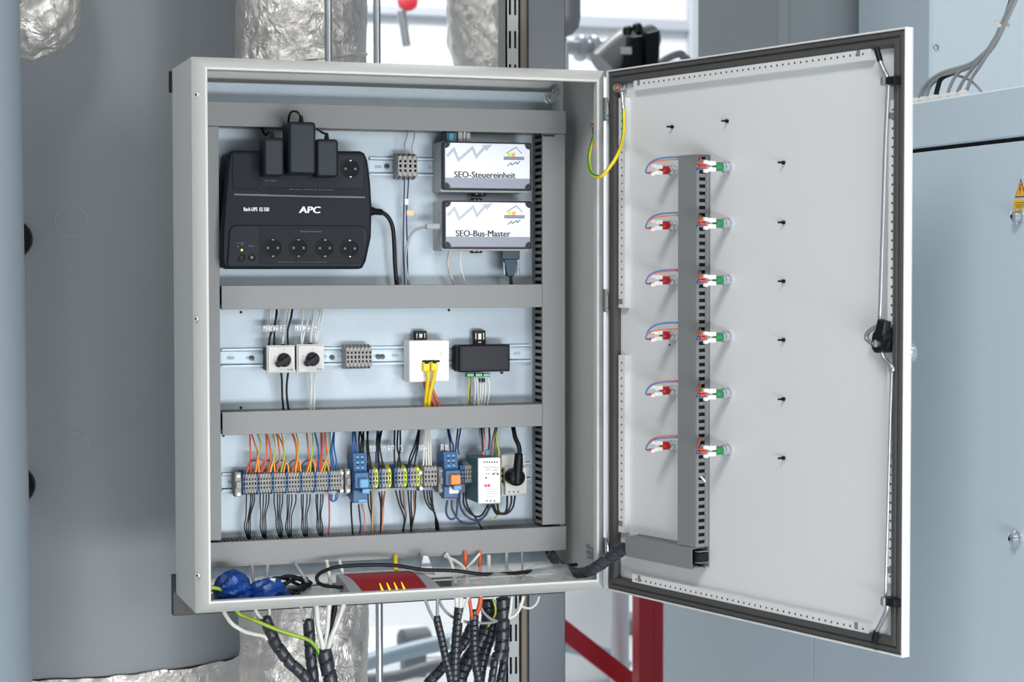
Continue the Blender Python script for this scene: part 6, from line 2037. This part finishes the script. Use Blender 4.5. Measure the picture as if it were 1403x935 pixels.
under = [(ca, [(40, 100, .12), (60, 155, .115), (120, 240, .11), (190, 290, .11), (260, 325, .115), (340, 345, .12), (425, 362, .125), (470, 400, .125)], .0040, WCABLE, 'pale grey cable sagging at the far left under the cabinet'),
         (ca, [(330, 60, .13), (370, 150, .13), (430, 215, .13)], .0034, WCABLE, 'pale cable entering the leftmost spiral hose, left of two'),
         (ca, [(480, 60, .13), (486, 130, .13), (480, 215, .13)], .0028, WCABLE, 'pale cable entering the leftmost spiral hose, right of two'),
         (ca, [(785, 60, .14), (800, 150, .14), (830, 230, .14)], .0032, GCABLE, 'grey cable entering the second spiral hose, left of two'),
         (ca, [(915, 60, .14), (905, 150, .14), (890, 230, .14)], .0026, GCABLE, 'grey cable entering the second spiral hose, right of two'),
         (ca, [(935, 60, .135), (950, 250, .13), (985, 410, .13), (1005, 520, .13)], .0050, WHITE, 'white cable into the third spiral hose, first from the left'),
         (ca, [(1060, 60, .135), (1045, 260, .13), (1030, 420, .13), (1022, 520, .13)], .0046, WHITE, 'white cable into the third spiral hose, second from the left'),
         (ca, [(1200, 60, .125), (1150, 200, .12), (1090, 350, .12), (1050, 480, .125), (1045, 520, .13)], .0046, WHITE, 'white cable into the third spiral hose, third from the left'),
         (ca, [(1120, 60, .16), (1080, 230, .16), (1010, 430, .15)], .0060, BLK, 'black cable between the white ones over the third spiral hose'),
         (cb, [(15, 40, .12), (60, 160, .12), (110, 265, .12)], .0030, GCABLE, 'grey cable entering the thin spiral hose, left of two'),
         (cb, [(152, 20, .12), (150, 130, .12), (150, 260, .12)], .0032, GCABLE, 'grey cable entering the thin spiral hose, right of two'),
         (cb, [(355, 20, .122), (360, 100, .122), (370, 200, .122)], .0050, WHITE, 'white cable over the white-topped spiral hose, left of three'),
         (cb, [(400, 20, .118), (398, 100, .118), (392, 200, .118)], .0050, WHITE, 'white cable over the white-topped spiral hose, middle of three'),
         (cb, [(480, 20, .112), (455, 100, .112), (425, 220, .112), (410, 300, .112)], .0030, WHITE, 'white cable over the white-topped spiral hose, right of three'),
         (cb, [(485, 20, .118), (498, 90, .118), (510, 180, .118), (522, 270, .122)], .0036, ORANGE, 'orange cable into the orange-topped spiral hose, left of two'),
         (cb, [(615, 10, .118), (608, 80, .118), (592, 150, .118), (566, 210, .122)], .0050, ORANGE, 'orange cable into the orange-topped spiral hose, right of two'),
         (cb, [(170, 70, .14), (220, 160, .14), (310, 240, .14), (450, 292, .14), (600, 305, .14), (720, 300, .14), (800, 280, .15)], .0028, GCABLE, 'grey cable sagging behind the white-topped hose to the thickest one'),
         (cb, [(615, 140, .14), (650, 200, .14), (720, 260, .14), (790, 285, .15)], .0028, GCABLE, 'grey cable sagging from the orange cables to the thickest hose'),
         (cb, [(740, 40, .14), (770, 140, .14), (760, 230, .15), (690, 340, .16)], .0020, YGRN, 'thin yellow-green wire left of the thickest spiral hose'),
         (lambda x, y: (460 + x / 4.126, 820 + y / 4.126), [(1062, -10, .14), (1048, 40, .14), (1020, 90, .14), (975, 118, .145)], .0034, WHITE, 'white cable looping right of the thickest spiral hose'),
         (lambda x, y: (460 + x / 4.126, 820 + y / 4.126), [(1150, -10, .14), (1135, 30, .14), (1100, 56, .14), (1060, 50, .14), (1040, 30, .14)], .0026, WCABLE, 'pale cable loop in front of the slotted strut'),
         (lambda x, y: (460 + x / 4.126, 820 + y / 4.126), [(995, -10, .135), (990, 50, .135), (980, 110, .14)], .0028, WHITE, 'white cable close along the thickest spiral hose')]
for crop, pth, r, m_, lab in under:
    wire('cable', Wc(crop, pth), r, m_, lab, 'cable', 'cables under the cabinet', n=8)

# black spiral hose from the cabinet to the door
pe_ = DOOR @ D(856, 751, YD - 0.03)
hose('black spiral hose bending from the cabinet floor up to the open door', [P(752, 752, .15), P(757, 763, .13), P(765, 773, .10), P(781, 783, .055), P(800, 785, .012), P(818, 777, -.035), P(836, 764, -.055), pe_], .0108, .026,
     taper=lambda f: 0.92 + 0.28 * max(0, (f - 0.45) / 0.55))
